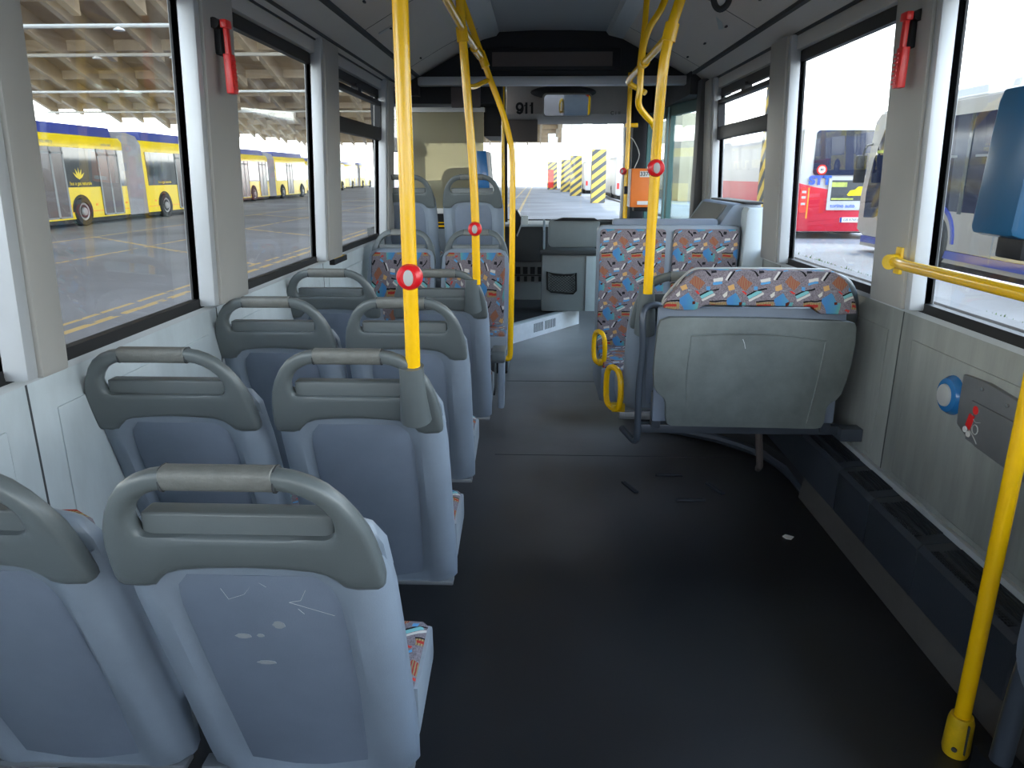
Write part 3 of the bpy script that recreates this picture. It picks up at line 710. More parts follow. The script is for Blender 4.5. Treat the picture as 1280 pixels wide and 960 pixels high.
MB().tube([(.745, 2.574, .75), (.752, 2.574, .735), (.757, 2.574, .715)], .0015, 5).build('scratch', 'scuff', t)
hc = catm2([(.451, .866), (.457, .895), (.50, .95), (.541, .990), (.569, 1.001)], 2) + [(.80, 1.002)] + catm2([(1.03, .998), (1.071, .975), (1.10, .93), (1.120, .887), (1.128, .850)], 2) + [(1.08, .846), (1.0, .848), (.967, .873), (.597, .878), (.56, .859), (.50, .858)]
MB().prism(hc, 'y', 2.545, 2.595, bev=.012).build('head_cushion', 'fabric', t)
MB().prism([(x * 1.0, z + .003) for x, z in hc], 'y', 2.596, 2.615, bev=.004).build('cushion_rim', 'greywhite', t)
MB().tube([(.47, 2.66, .85), (.425, 2.64, .862), (.392, 2.62, .845), (.387, 2.61, .79), (.393, 2.61, .69), (.386, 2.61, .57), (.387, 2.61, .42), (.388, 2.61, .36), (.383, 2.625, .335), (.37, 2.66, .335), (.345, 2.74, .345)], .013, 12, smooth=4).build('side_tube', 'dark_tube', t)
MB().box(.40, 1.16, 2.63, 2.67, .365, .40, bev=.006).box(.44, .475, 2.615, 2.66, .39, .53, bev=.006).box(1.08, 1.115, 2.615, 2.66, .38, .52, bev=.006).box(1.15, 1.233, 2.60, 2.66, .35, .40, bev=.005).build('mounting_frame', 'dark_tube', t)
MB().box(.44, 1.12, 2.605, 2.63, .42, .86, bev=.01).build('back_plate', 'shell_panel', t)
MB().tube([(.86, 2.65, .37), (.90, 2.72, .2), (.97, 2.95, .09)], .014, 8).build('strut', 'sun_visor', t)
def ring(lab, c, sz=.098, w_=.036, r=.0125):
    t = thing('grab_ring', lab, 'grab handle', c)
    pts = [(0, w_ * .55, -sz * .95), (0, w_, -sz * .55), (0, w_, sz * .5), (0, w_ * .5, sz * .95), (0, -w_ * .5, sz * .95), (0, -w_, sz * .5), (0, -w_, -sz * .55), (0, -w_ * .55, -sz * .95)]
    MB().tube([(c[0] + a - b * .42, c[1] + b, c[2] + d) for a, b, d in pts], r, 10, closed=True, smooth=3).build('loop', 'yellow', t)
    MB().box(c[0] - .005, c[0] + .05, c[1] - .02, c[1] + .02, c[2] - sz - .012, c[2] - sz + .02, bev=.004).build('bracket', 'yellow_worn', t)
ring('yellow grab ring on the seat beside the backrest board, nearer one', (.322, 2.90, .465), .088, .055)
ring('yellow grab ring on the rear facing bench, farther one', (.33, 3.72, .445), .085, .055)
# rear-facing bench on the right
t = thing('bench_seat', 'patterned rear facing double bench seat on the right', 'bench seat', (.72, 4.0, 0))
fr = rrect(.330, 1.115, .30, 1.055, .035)
MB().prism(fr, 'y', 4.07, 4.13, bev=.012).build('back_frame', 'shell', t)
MB().prism(rrect(.345, .705, .36, 1.035, .02), 'y', 4.045, 4.075, bev=.010).build('backrest_cushion', 'fabric', t)
MB().prism(rrect(.745, 1.10, .36, 1.035, .02), 'y', 4.045, 4.075, bev=.010).build('backrest_cushion', 'fabric', t)
MB().box(.345, .71, 3.62, 4.05, .34, .385, bev=.015).build('seat_cushion', 'fabric', t)
MB().box(.74, 1.10, 3.62, 4.05, .34, .385, bev=.015).build('seat_cushion', 'fabric', t)
MB().prism([(3.60, .36), (3.60, .30), (3.66, .17), (4.12, .17), (4.12, .36)], 'x', .332, 1.11, bev=.015).build('seat_pan', 'shell', t)
MB().prism(rrect(.42, 1.0, 1.045, 1.085, .015), 'y', 4.13, 4.20, bev=.006).build('top_ledge', 'shell_panel', t)
# wheel-arch cabinet behind the bench
t = thing('wheel_arch_box', 'grey box with sloped corner against the right wall before the front door', 'cabinet', (1.1, 4.5, 0))
MB().prism([(.95, 0), (1.235, 0), (1.235, 1.165), (1.10, 1.17), (1.075, 1.155), (.96, .98)], 'y', 4.14, 4.95, bev=.012).build('body', 'shell', t)
MB().prism([(1.122, .35), (1.235, .35), (1.235, 1.15), (1.135, 1.15), (1.125, 1.13), (1.122, .9)], 'y', 4.02, 4.14, bev=.01).build('side_cheek', 'wall_plastic', t)
MB().prism([(.955, .98), (1.073, 1.152), (1.068, 1.158), (.948, .985)], 'y', 4.25, 4.85).build('slope_panel', 'grip', t)
MB().box(1.13, 1.235, 4.1, 4.9, 1.168, 1.18, bev=.003).build('top_mat', 'rubber', t)

# ------------------------------------------------------------------ poles and rails
def pole(lab, path, r=.0175, sm=0, cups=(), mt='yellow', grp='yellow grab poles'):
    t = thing('grab_pole', lab, 'grab pole', path[0], 0, grp)
    MB().tube(path, r, 16, smooth=sm).build('tube', mt, t)
    for a, b in cups: MB().cyl(a, b, r + .006, 16).build('coupling', mt, t)
    return t
pole('nearest yellow pole rising from the second aisle seat', [(-.293, 1.645, .87), (-.288, 1.645, 2.27)])
pole('second yellow pole rising from the fourth aisle seat', [(-.266, 3.15, .86), (-.272, 3.14, 1.3), (-.308, 3.13, 1.86), (-.33, 3.12, 2.265)], sm=3, cups=(((-.306, 3.13, 1.83), (-.311, 3.13, 1.885)),))
pole('long yellow pole bent outwards at the top, hooked at its foot', [(-.185, 3.90, .345), (-.160, 3.90, .335), (-.148, 3.90, .36), (-.146, 3.9, .45), (-.137, 3.9, .9), (-.135, 3.9, 1.38), (-.150, 3.9, 1.50), (-.186, 3.9, 1.629), (-.25, 3.9, 1.791), (-.285, 3.9, 1.884), (-.38, 3.9, 2.14), (-.42, 3.9, 2.235)], r=.0155, sm=4,
     cups=(((-.268, 3.9, 1.84), (-.295, 3.9, 1.91)),))
pole('yellow ceiling rail on the left with pale highlight', [(-.322, 1.5, 1.885), (-.316, 2.4, 1.885), (-.308, 3.15, 1.882), (-.29, 3.88, 1.885)], r=.015, cups=(((-.30, 3.6, 1.884), (-.292, 3.85, 1.885)),), grp='yellow ceiling rails')
pole('short yellow link between the second pole and the bent pole', [(-.298, 3.14, 1.665), (-.285, 3.4, 1.695), (-.275, 3.65, 1.735), (-.262, 3.88, 1.775)], r=.012, sm=3)
pole('right yellow pole rising from the seat beside the backrest board', [(.407, 2.66, .90), (.408, 2.65, 1.35), (.412, 2.62, 1.642), (.430, 2.62, 1.773), (.456, 2.62, 1.868), (.56, 2.62, 2.24)], sm=4, cups=(((.425, 2.62, 1.745), (.436, 2.62, 1.80)),))
pole('yellow ceiling rail on the right with curled far end', [(.435, 2.64, 1.772), (.436, 3.2, 1.770), (.437, 3.80, 1.768), (.455, 3.88, 1.755), (.50, 3.90, 1.735), (.53, 3.88, 1.715)], r=.014, sm=4, cups=(((.436, 3.24, 1.77), (.436, 3.30, 1.77)),), grp='yellow ceiling rails')
pole('yellow pole curving behind the right pole towards the bench', [(.56, 3.30, 2.24), (.512, 3.30, 2.01), (.455, 3.3, 1.907), (.43, 3.3, 1.812), (.427, 3.3, 1.675), (.426, 3.31, 1.61), (.46, 3.33, 1.568), (.502, 3.36, 1.53), (.535, 3.42, 1.46), (.575, 3.65, 1.30), (.63, 4.0, 1.12), (.635, 4.06, 1.04)], r=.014, sm=4)
pole('thin short yellow hanger from the ceiling to the right rail', [(.437, 3.42, 1.77), (.455, 3.45, 1.95), (.47, 3.47, 2.31)], r=.013)
tp = pole('yellow pole carrying the orange ticket machine', [(.588, 5.0, 0), (.583, 5.0, 1.95)], r=.0155, cups=(((.583, 5.0, 1.62), (.583, 5.0, 1.645)),))
MB().box(.583, .645, 4.985, 5.015, 1.618, 1.646, bev=.008).build('side_lug', 'yellow', tp)
pole('thin yellow pole beside the cab at the end of the gangway', [(-.283, 6.02, 0), (-.283, 6.02, 1.99)], r=.013)
t = pole('yellow floor pole at the right edge of the photo', [(1.005, 1.44, 0), (1.005, 1.44, 2.03)], grp='yellow grab poles')
m = MB().tube([(1.005, 1.44, 0), (1.005, 1.44, .012), (1.005, 1.44, .09), (1.005, 1.44, .105)], [.027, .030, .028, .024], 18)
m.build('foot_clamp', 'yellow_worn', t)
MB().box(1.004, 1.0052, 1.405, 1.412, .02, .10).cyl((.985, 1.4145, .03), (.983, 1.4125, .03), .006).build('clamp_slot', 'groove', t)
t = thing('wall_rail', 'yellow horizontal hand rail from the right pillar to the floor pole', 'hand rail', (1.15, 2.37, 1.055))
MB().tube([(1.175, 2.40, 1.055), (1.135, 2.36, 1.056), (1.10, 2.2, 1.06), (1.005, 1.44, 1.085)], .0165, 16).build('tube', 'yellow', t)
MB().box(1.150, 1.170, 2.345, 2.385, 1.015, 1.10, bev=.004).cyl((1.165, 2.375, 1.055), (1.115, 2.345, 1.055), .024).build('bracket', 'yellow_worn', t)
def stop(lab, c, r=.030, facing=(0, -1, 0)):
    c = Vector(c); f = Vector(facing); t = thing('stop_button', lab, 'stop button', c, 0, 'red stop buttons on the poles')
    prof = [(.010, -.030), (r * .75, -.024), (r * .98, -.008), (r, .004), (r * .9, .014), (r * .62, .020)]
    MB().disc_profile(c, f, prof, 28).build('housing', 'red', t)
    MB().disc_profile(c + f * .019, f, [(r * .62, 0), (r * .60, .003), (r * .45, .005)], 24, sx=.62, sy=1).build('push_plate', 'greywhite', t)
stop('red stop button on the nearest pole', (-.290, 1.630, 1.098)); stop('red stop button on the second left pole', (-.268, 3.125, 1.10))
stop('red stop button on the right pole, above the bench', (.409, 2.635, 1.344)); stop('red stop button left of the orange ticket machine', (.560, 4.985, 1.345), .022, (-.5, -.86, 0))

# hanging strap loop
t = thing('hanging_strap', 'black looped hanging strap at the top edge of the photo', 'strap', (.69, 3.1, 2.18))
MB().tube([(.70, 3.1, 2.19), (.685, 3.1, 2.10), (.668, 3.1, 2.0), (.672, 3.1, 1.955), (.695, 3.1, 1.935), (.722, 3.1, 1.955), (.727, 3.1, 2.0), (.715, 3.1, 2.10), (.70, 3.1, 2.19)], .003, 8, ry=.012, smooth=4).build('loop', 'strap', t)

# ------------------------------------------------------------------ emergency hammers
def hammer(lab, c, sx_):
    x, y, z = c; t = thing('emergency_hammer', lab, 'emergency hammer', c, 0, 'red emergency hammers')
    MB().box(x - .012, x + .012, y + .0, y + .05, z - .075, z + .01, bev=.006).cyl((x, y + .025, z + .012), (x - sx_ * .0, y - .02, z + .012), .016).build('holder', 'black_plastic', t)
    h = MB().box(x - sx_ * .030 - .007, x - sx_ * .030 + .007, y - .010, y + .010, z - .10, z + .008, bev=.003)
    h.box(x - sx_ * .030 - .010, x - sx_ * .030 + .010, y - .022, y + .022, z - .002, z + .022, bev=.004)
    h.build('hammer_shaft', 'red_hammer', t)
    MB().box(x - sx_ * .030 - .010, x - sx_ * .030 + .014, y - .022, y + .016, z - .19, z - .075, bev=.004).build('hammer_handle', 'red_hammer', t)
    g = MB()
    for k in range(8): g.box(x - sx_ * .045 - .001, x - sx_ * .045 + .001, y - .012, y + .012, z - .18 + k * .012, z - .175 + k * .012)
    g.build('grip_ridges', 'red', t)
hammer('red emergency hammer on the left window pillar', (-.995, 2.40, 1.755), -1)
hammer('red emergency hammer on the right window pillar', (1.125, 2.41, 1.765), 1)

# ------------------------------------------------------------------ ticket machines
t = thing('ticket_machine', 'orange ticket machine with number 3376 on the far pole', 'ticket machine', (.69, 5.0, 1.1))
MB().box(.602, .745, 4.87, 4.975, 1.118, 1.362, bev=.008).build('body', 'orange', t)
MB().box(.592, .604, 4.89, 4.98, 1.12, 1.36, bev=.004).build('side_plate', 'white', t)
MB().box(.63, .755, 4.90, 4.985, 1.09, 1.120, bev=.006).box(.745, .762, 4.90, 4.985, 1.10, 1.35).box(.57, .60, 4.965, 4.985, 1.2, 1.25).build('back_holder', 'black_plastic', t)
MB().box(.655, .728, 4.866, 4.871, 1.308, 1.345).build('number_label', 'white', t)
text('machine_number', '3376', .036, (.6915, 4.8655, 1.3265), FACE_S, 'text_black', t, .0005, bold=.0006)
MB().box(.645, .728, 4.866, 4.871, 1.135, 1.158).build('lower_label', 'white', t)
MB().tube([(.63, 4.98, 1.36), (.66, 4.98, 1.45), (.62, 4.99, 1.54), (.59, 5.0, 1.56)], .003, 6, smooth=4).build('cable', 'greywhite', t)
t = thing('ticket_validator', 'dark teal blue ticket validator at the right edge above the yellow rail', 'ticket validator', (.93, 1.44, 1.2))
MB().prism([(.862, 1.222), (.866, 1.212), (.885, 1.206), (.965, 1.208), (.985, 1.22), (.985, 1.47), (.895, 1.482), (.880, 1.476), (.874, 1.455)], 'y', 1.37, 1.50, bev=.010).build('body', 'teal_blue', t)
MB().box(.918, .985, 1.366, 1.372, 1.245, 1.47, bev=.002).build('front_plate', 'teal_blue', t)
MB().box(.928, .975, 1.364, 1.367, 1.335, 1.365).build('display_label', 'white', t)
text('label_print', ':: :.', .016, (.945, 1.3632, 1.35), FACE_S, 'text_black', t, .0004)
MB().box(.900, 1.0, 1.39, 1.47, 1.165, 1.21, bev=.008).box(.925, 1.0, 1.38, 1.46, 1.18, 1.26, bev=.006).build('mount', 'black_plastic', t)
MB().cyl((.922, 1.365, 1.39), (.922, 1.368, 1.39), .0022).cyl((.914, 1.368, 1.30), (.914, 1.371, 1.30), .0022).build('screw', 'black_plastic', t)
t = thing('ticket_validator', 'bright blue box with white side above the raised aisle seat', 'ticket validator', (-.42, 5.9, 1.1))
MB().prism([(-.475, 1.50), (-.405, 1.50), (-.375, 1.17), (-.395, 1.16), (-.475, 1.16)], 'y', 5.80, 5.92, bev=.006).build('body', 'blue', t)
MB().prism([(-.405, 1.50), (-.372, 1.49), (-.350, 1.18), (-.375, 1.17)], 'y', 5.81, 5.94, bev=.004).build('side_cover', 'white', t)
MB().cyl((-.44, 5.88, 1.04), (-.44, 5.88, 1.17), .02).box(-.46, -.42, 5.87, 5.975, 1.025, 1.055, bev=.004).build('mount', 'dark_tube', t)

# ------------------------------------------------------------------ right wall: call button and pocket
t = thing('call_button', 'blue ringed round call button on the right wall', 'button', (1.235, 2.085, .694))
MB().disc_profile((1.236, 2.085, .694), (-1, 0, 0), [(.060, 0), (.058, .010), (.050, .022), (.035, .026)], 28).build('ring', 'blue', t)
MB().disc_profile((1.210, 2.085, .694), (-1, 0, 0), [(.034, 0), (.032, .006), (.019, .010)], 24).build('push_plate', 'greywhite', t)
t = thing('strap_pocket', 'dark grey moulded wall pocket showing a red seated figure', 'wall pocket', (1.23, 1.93, .64))
mat('pocket', (.15, .155, .165), .35, noise=.1, nscale=10)
def PX(l): return [(1.03 * y, 1.32 - 1.03 * (1.32 - z)) for y, z in l]
MB().prism(PX([(1.968, .790), (1.86, .796), (1.60, .775), (1.60, .600), (1.86, .615), (1.90, .625), (1.96, .648), (1.966, .70)]), 'x', 1.218, 1.236, bev=.006).build('cover', 'pocket', t)
MB().prism(PX([(1.90, .625), (1.90, .735), (1.60, .735), (1.60, .612)]), 'x', 1.212, 1.219, bev=.003).build('lower_flap', 'pocket', t)
for y, z in PX([(1.87, .775), (1.76, .765)]): MB().cyl((1.220, y, z), (1.213, y, z), .005).build('screw', 'steel', t)
(hy, hz), = PX([(1.875, .715)])
MB().disc_profile((1.213, hy, hz), (-1, 0, 0), [(.013, 0), (.012, .002)], 18).build('figure_head', 'red_hammer', t)
MB().prism(PX([(1.895, .700), (1.873, .697), (1.885, .655), (1.905, .665)]), 'x', 1.2095, 1.2125).build('figure_body', 'red_hammer', t)
for y, z in PX([(1.905, .651), (1.888, .643)]): MB().disc_profile((1.212, y, z), (-1, 0, 0), [(.009, 0), (.008, .003)], 14).build('white_dot', 'white', t)
pm = MB()
for l in ([(1.885, .70), (1.868, .685), (1.845, .69)], [(1.884, .655), (1.865, .645), (1.845, .63)]): pm.tube([(1.211, y, z) for y, z in PX(l)], .0013, 5, smooth=3)
pm.tube([(1.211, y, z) for y, z in PX([(1.862 + .013 * cos(q), .665 + .013 * sin(q)) for q in [i * pi / 5 for i in range(10)]])], .0015, 5, closed=True)
pm.build('pram_outline', 'greywhite', t)
t = thing('sill_recess', 'black recess with yellow stripes on the left window sill', 'sill fitting', (-1.11, 3.98, .87))
MB().box(-1.118, -1.088, 3.86, 4.12, .855, .886, bev=.004).build('tray', 'black_plastic', t)
MB().box(-1.112, -1.104, 3.88, 4.10, .885, .888).box(-1.098, -1.092, 3.88, 4.10, .885, .888).build('stripe', 'yellow', t)
# folded tip-up seat at the lower right corner
t = thing('folding_seat', 'dark grey folded seat edge at the lower right corner', 'folding seat', (1.02, 1.2, 0))
MB().prism(rrect(.80, 1.27, .34, .62, .09), 'x', .955, 1.06, bev=.02).build('seat_pad', 'shell_panel', t)
MB().tube([(1.03, 1.27, .50), (1.02, 1.30, .36), (1.015, 1.31, .12), (1.015, 1.31, .05)], .022, 12, smooth=3).build('leg', 'dark_tube', t)
MB().box(.985, 1.06, 1.28, 1.36, 0, .10, bev=.008).build('foot', 'black_plastic', t)
# ceiling stickers
tag(MB().box(-.06, .06, -.012, .012, -.002, .001).build('ceiling_sticker', 'sticker_grey'), 'small pale strip label on the right sloping ceiling', 'label')
o = bpy.data.objects['ceiling_sticker']; o.location = (.92, 4.1, 2.079); o.rotation_euler = (0, radians(28), radians(65))
o = tag(MB().box(-.07, .07, -.02, .02, -.003, .001).build('ceiling_vent_label', 'greywhite'), 'pale slot plate on the left sloping ceiling, nearer the front', 'label'); o.location = (-.78, 4.1, 2.062); o.rotation_euler = (0, radians(-29), .1)
o = tag(MB().box(-.07, .07, -.02, .02, -.003, .001).build('ceiling_vent_label', 'greywhite'), 'pale slot plate on the left sloping ceiling at the top edge', 'label'); o.location = (-.78, 3.05, 2.062); o.rotation_euler = (0, radians(-29), .1)

# ------------------------------------------------------------------ cab area
t = thing('cab_partition', 'frosted yellowish partition with white rails behind the driver seat', 'partition', (-.7, 6.0, .4))
MB().box(-1.01, -.437, 5.995, 6.005, 1.06, 1.80).build('frosted_pane', 'frosted', t)
MB().box(-1.03, -.425, 5.975, 6.02, 1.795, 1.83, bev=.006).box(-1.03, -.425, 5.97, 6.03, 1.02, 1.062, bev=.006).build('rail', 'white_rail', t)
MB().box(-1.12, -.425, 5.985, 6.03, .3, .90).build('lower_panel', 'seat_edge', t)
MB().box(-1.12, -.425, 5.98, 6.03, .90, 1.02).build('dark_band', 'black_plastic', t)
MB().box(-1.0, -.44, 5.975, 5.981, .915, .928).box(-1.0, -.44, 5.975, 5.981, .945, .953).build('stripe', 'yellow', t)
struct(MB().box(-1.13, -.28, 5.80, 6.1, 1.84, 2.16).box(-.44, -.30, 6.1, 6.9, 1.62, 2.16).box(-.60, -.42, 6.02, 6.06, 1.80, 1.9), 'beam', 'black_plastic')
tag(MB().box(-.66, -.44, 5.76, 5.80, 1.81, 1.955, bev=.006).build('cab_speaker_cover', 'sun_visor'), 'dark grey square cover above the frosted partition', 'cover')
struct(MB().box(-.278, -.262, 6.05, 6.09, .95, 1.70).box(-.262, -.25, 6.05, 6.09, .95, 1.70), 'trim_17', 'black_plastic')
struct(MB().box(-.300, -.279, 6.05, 6.08, .95, 1.70), 'trim_18', 'white')
# driver's platform with ventilated step face
m = MB().prism([(-.95, 6.03), (-.205, 5.72), (.375, 6.56), (.375, 7.55), (-.95, 7.55)], 'z', 0, .15)
struct(m, 'floor', 'podium')
a = Vector((-.205, 5.715, 0)); b = Vector((.375, 6.555, 0)); d = (b - a).normalized(); nn = Vector((d.y, -d.x, 0))
def slab(p, q, off0, off1, z0, z1):
    mb = MB(); v = [p + nn * off0, q + nn * off0, q + nn * off1, p + nn * off1]
    return mb.prism([(k.x, k.y) for k in v], 'z', z0, z1)
t = thing('platform_step', 'pale vented step face edging the driver platform', 'step', (.08, 6.13, 0))
slab(a, b, 0, .012, .004, .150).build('face', 'step_white', t); slab(a - d * .02, b + d * .0, -.04, .014, .150, .158).build('edge_trim', 'sill', t)
g = MB()
L = (b - a).length
for k in range(14):
    if k == 6: continue
    s_ = .30 + k * .024; q0 = a + d * (s_); q1 = a + d * (s_ + .011); v = [q0 + nn * .012, q1 + nn * .012, q1 + nn * .0135, q0 + nn * .0135]; g.prism([(p.x, p.y) for p in v], 'z', .045, .12)
g.build('vent_slots', 'groove', t)
t = thing('cab_door', 'grey cab door pod with net pocket and raised back', 'cab door', (.27, 6.35, .15))
MB().box(.035, .505, 6.30, 6.60, .165, .66, bev=.015).build('body', 'cab_grey', t)
MB().box(.02, .515, 6.27, 6.62, .66, .70, bev=.012).build('top_shelf', 'cab_dark', t)
MB().prism(rrect(.095, .55, .70, .945, .04), 'y', 6.56, 6.60, bev=.006).build('raised_back', 'cab_grey', t)
MB().prism([(6.36, .70), (6.60, .70), (6.60, .94), (6.47, .93), (6.38, .86)], 'x', .045, .065, bev=.006).build('side_wing', 'shell', t)
MB().prism([(.13, .93), (.22, .958), (.50, .955), (.55, .93)], 'y', 6.54, 6.62, bev=.006).build('cap', 'black_plastic', t)
MB().box(.42, .505, 6.288, 6.30, .17, .65, bev=.004).build('edge_post', 'wall_plastic', t)
nb = [(.085, .515), (.13, .497), (.23, .487), (.30, .49), (.335, .505), (.34, .35), (.315, .325), (.12, .34), (.09, .36)]
MB().tube([(x, 6.288, z) for x, z in nb], .008, 8, closed=True).build('net_rim', 'net', t)
nm = MB()
for k in range(-6, 14):
    for sg in (1, -1):
        x0 = .09 + k * .028; pts = []
        for j in range(12):
            x = x0 + sg * j * .018 * 1.0; z = .34 + j * .0145
            if .095 < x < .335 and .335 < z < .497: pts.append((x, 6.288, z))
        if len(pts) > 1: nm.tube(pts, .0023, 4)
nm.build('net_mesh', 'net', t)
t = thing('dashboard', 'dark dashboard with grey fuse panel below the windscreen', 'dashboard', (-.3, 7.2, .15))
MB().box(-.95, .10, 6.95, 7.5, .52, .86, bev=.02).build('body', 'cab_dark', t)
MB().box(-.95, .12, 6.90, 7.5, .855, .878, bev=.006).build('top_shelf', 'sill', t)
MB().box(-.30, .10, 7.0, 7.05, .15, .52).build('fuse_cover', 'cab_grey', t)
g = MB()
for i in range(5): g.box(-.28 + i * .07, -.235 + i * .07, 6.985, 7.0, .40, .47); g.box(-.27 + i * .07, -.24 + i * .07, 6.985, 7.0, .33, .38)
g.box(-.30, .08, 6.98, 6.985, .385, .395).build('relay_row', 'black_plastic', t)
t = thing('instrument_pod', 'angular dark instrument pod with pale edge beside the long bent pole', 'instrument pod', (-.17, 6.8, .86))
MB().prism([(-.24, .84), (-.24, 1.02), (-.185, 1.01), (-.15, .95), (-.155, .89), (-.19, .80)], 'y', 6.7, 6.95, bev=.008).build('body', 'black_plastic', t)
MB().prism([(-.152, .95), (-.140, .95), (-.145, .885), (-.185, .78), (-.195, .79), (-.157, .89)], 'y', 6.69, 6.94).build('rim', 'sill', t)
MB().box(-.16, -.09, 6.80, 6.86, .88, .96, bev=.004).build('paper_holder', 'white', t)
t = thing('driver_seat', 'dark driver seat seen as a shape through the frosted partition', 'driver seat', (-.62, 6.5, .15))
MB().prism(rrect(-.82, -.44, .60, 1.38, .09), 'y', 6.30, 6.42, bev=.03).build('backrest', 'cab_dark', t)
MB().box(-.83, -.43, 6.35, 6.85, .5, .62, bev=.03).build('seat', 'cab_dark', t)
MB().cyl((-.63, 6.6, .15), (-.63, 6.6, .5), .09).build('pedestal', 'black_plastic', t)
t = thing('steering_wheel', 'large dark steering wheel before the driver seat', 'steering wheel', (-.62, 7.0, .9))
R_ = Euler((radians(35), 0, 0)).to_matrix()
MB().tube([Vector((-.62, 6.92, .93)) + R_ @ Vector((.22 * cos(i * pi / 12), .22 * sin(i * pi / 12), 0)) for i in range(24)], .013, 8, closed=True).build('rim', 'black_plastic', t)
MB().cyl((-.62, 6.90, .95), (-.62, 6.945, .87), .035).box(-.82, -.42, 6.91, 6.93, .92, .94).build('column', 'black_plastic', t)
# rear of the bus behind the camera
struct(MB().box(-1.3, 1.42, Y0 - .1, Y0, 0, 1.15).box(-1.3, 1.42, Y0 - .1, Y0, 1.75, 2.4).box(-1.3, -.8, Y0 - .1, Y0, 1.15, 1.75).box(.9, 1.42, Y0 - .1, Y0, 1.15, 1.75), 'wall_rear', 'cab_grey')

# ------------------------------------------------------------------ the yard outside
GZ = -.35
struct(MB().box(-140, 140, -60, 260, GZ - .3, GZ), 'ground', 'asphalt')
struct(MB().box(5.15, 5.40, -10, 60, GZ, GZ + .10, bev=.02), 'kerb', 'kerbstone')
struct(MB().box(2.2, 5.15, -10, 26, GZ, GZ + .02), 'pavement', 'kerbstone')
g = MB(); random.seed(3)
for i in range(1400):
    y = random.uniform(6, 26); x = 5.42 + abs(random.gauss(0, .10)); h = random.uniform(.03, .09); a = random.uniform(0, pi)
    if sin(y * 1.7) + sin(y * .6) < -.3: continue
    dx, dy = cos(a) * .02, sin(a) * .02
    v = [g.bm.verts.new(q) for q in ((x - dx, y - dy, GZ), (x + dx, y + dy, GZ), (x + dx * .3 + .02, y + dy * .3, GZ + h))]; g.bm.faces.new(v)
o = g.build('grass_tufts', 'grass'); o['kind'] = 'stuff'; tag(o, 'thin green grass growing along the kerb outside the right windows', 'grass')

# depot roof of ribbed concrete sheds over the left yard
RZ = 6.3
def shed(y, L, k):
    # inclined slab falling forwards, ribs underneath, upright face at the low end
    x0, x1 = -36, 4.6; z0, z1 = RZ + 2.9, RZ + .1
    m = MB().prism([(y, z0), (y + L, z1), (y + L, z1 + .15), (y, z0 + .15)], 'x', x0, x1)
    struct(m, 'roof', 'concrete')
    r = MB(); x = x0
    while x < x1:
        r.prism([(y, z0), (y + L, z1), (y + L, z1 - .75), (y, z0 - .75)], 'x', x, x + .24); x += 1.9
    struct(r, 'beam', 'concrete_rib')
    struct(MB().box(x0, x1, y + L - .12, y + L + .12, RZ - .25, RZ + .3), 'beam', 'concrete_rib')
yy_ = -12.
k = 0
while yy_ < 110: shed(yy_, 8.5, k); yy_ += 8.5; k += 1
for i, y in enumerate((24, 29.5, 42, 55)):
    tag(MB().cyl((-36, y, RZ - .55), (3.5, y, RZ - .55), .07, 8).build('roof_pipe', 'pipe'), ('grey pipe crossing under the depot roof, %s' % ('nearest one', 'second one', 'third one', 'farthest one')[i]), 'pipe', 'pipes under the depot roof')
for i, (x, y) in enumerate(((-13, 24), (-11.0, 24), (-17, 29.5), (-14, 29.5), (-20, 42))):
    t = thing('depot_lamp', 'small white lamp hanging under the depot roof', 'lamp', (x, y, RZ - .5), 0, 'lamps under the depot roof')
    MB().disc_profile((x, y, RZ - .62), (0, 0, -1), [(.04, -.05), (.16, .03), (.17, .06), (.1, .065)], 14).build('shade', 'white', t); MB().cyl((x, y, RZ - .62), (x, y, RZ - .50), .012, 6).build('wire', 'pipe', t)
# striped roof columns
cols = [(5.95, 19.0, .68, 'right one seen through the hopper window, black and yellow'), (3.75, 47.0, .88, 'nearest and widest one seen through the windscreen'), (3.15, 63, .95, 'second one through the windscreen'),
        (3.0, 64.5, .3, ''), (2.9, 78.5, 1.15, 'third one through the windscreen'), (1.7, 92, 1.2, 'farthest one with a red board, through the windscreen')]
for x, y, w_, lab in cols:
    if not lab: continue
    t = thing('striped_column', 'diagonal striped concrete column, ' + lab, 'column', (x, y, GZ), 0, 'striped columns of the depot')
    tall = 3.2 if y > 20 else 3.9
    MB().box(x - w_ / 2, x + w_ / 2, y - .3, y + .3, GZ, GZ + tall, bev=.02).build('striped_base', 'hazard', t)
    MB().box(x - w_ / 2 + .02, x + w_ / 2 - .02, y - .28, y + .28, GZ + tall, RZ + .2).build('shaft', 'building' if y > 20 else 'bus_white', t)
    if 'red board' in lab: MB().box(x - .5, x + .15, y - .36, y - .32, GZ + .2, GZ + 2.3).build('board', 'lamp_red', t); 
t = thing('fire_sign', 'red and white square fire equipment sign on a thin white pole outside', 'sign', (5.72, 18.4, GZ))
MB().cyl((5.80, 18.5, GZ), (5.80, 18.5, 4.2), .03, 8).build('pole', 'white', t)
MB().box(5.73, 6.05, 18.36, 18.40, 1.06, 1.36).build('sign_plate', 'lamp_red', t)
MB().tube([(5.86, 18.35, 1.30), (5.84, 18.35, 1.24), (5.84, 18.35, 1.16), (5.90, 18.35, 1.12)], .022, 6).tube([(5.90, 18.35, 1.24), (5.96, 18.35, 1.30)], .018, 6).box(5.75, 6.03, 18.35, 18.36, 1.065, 1.10).build('sign_print', 'white', t)
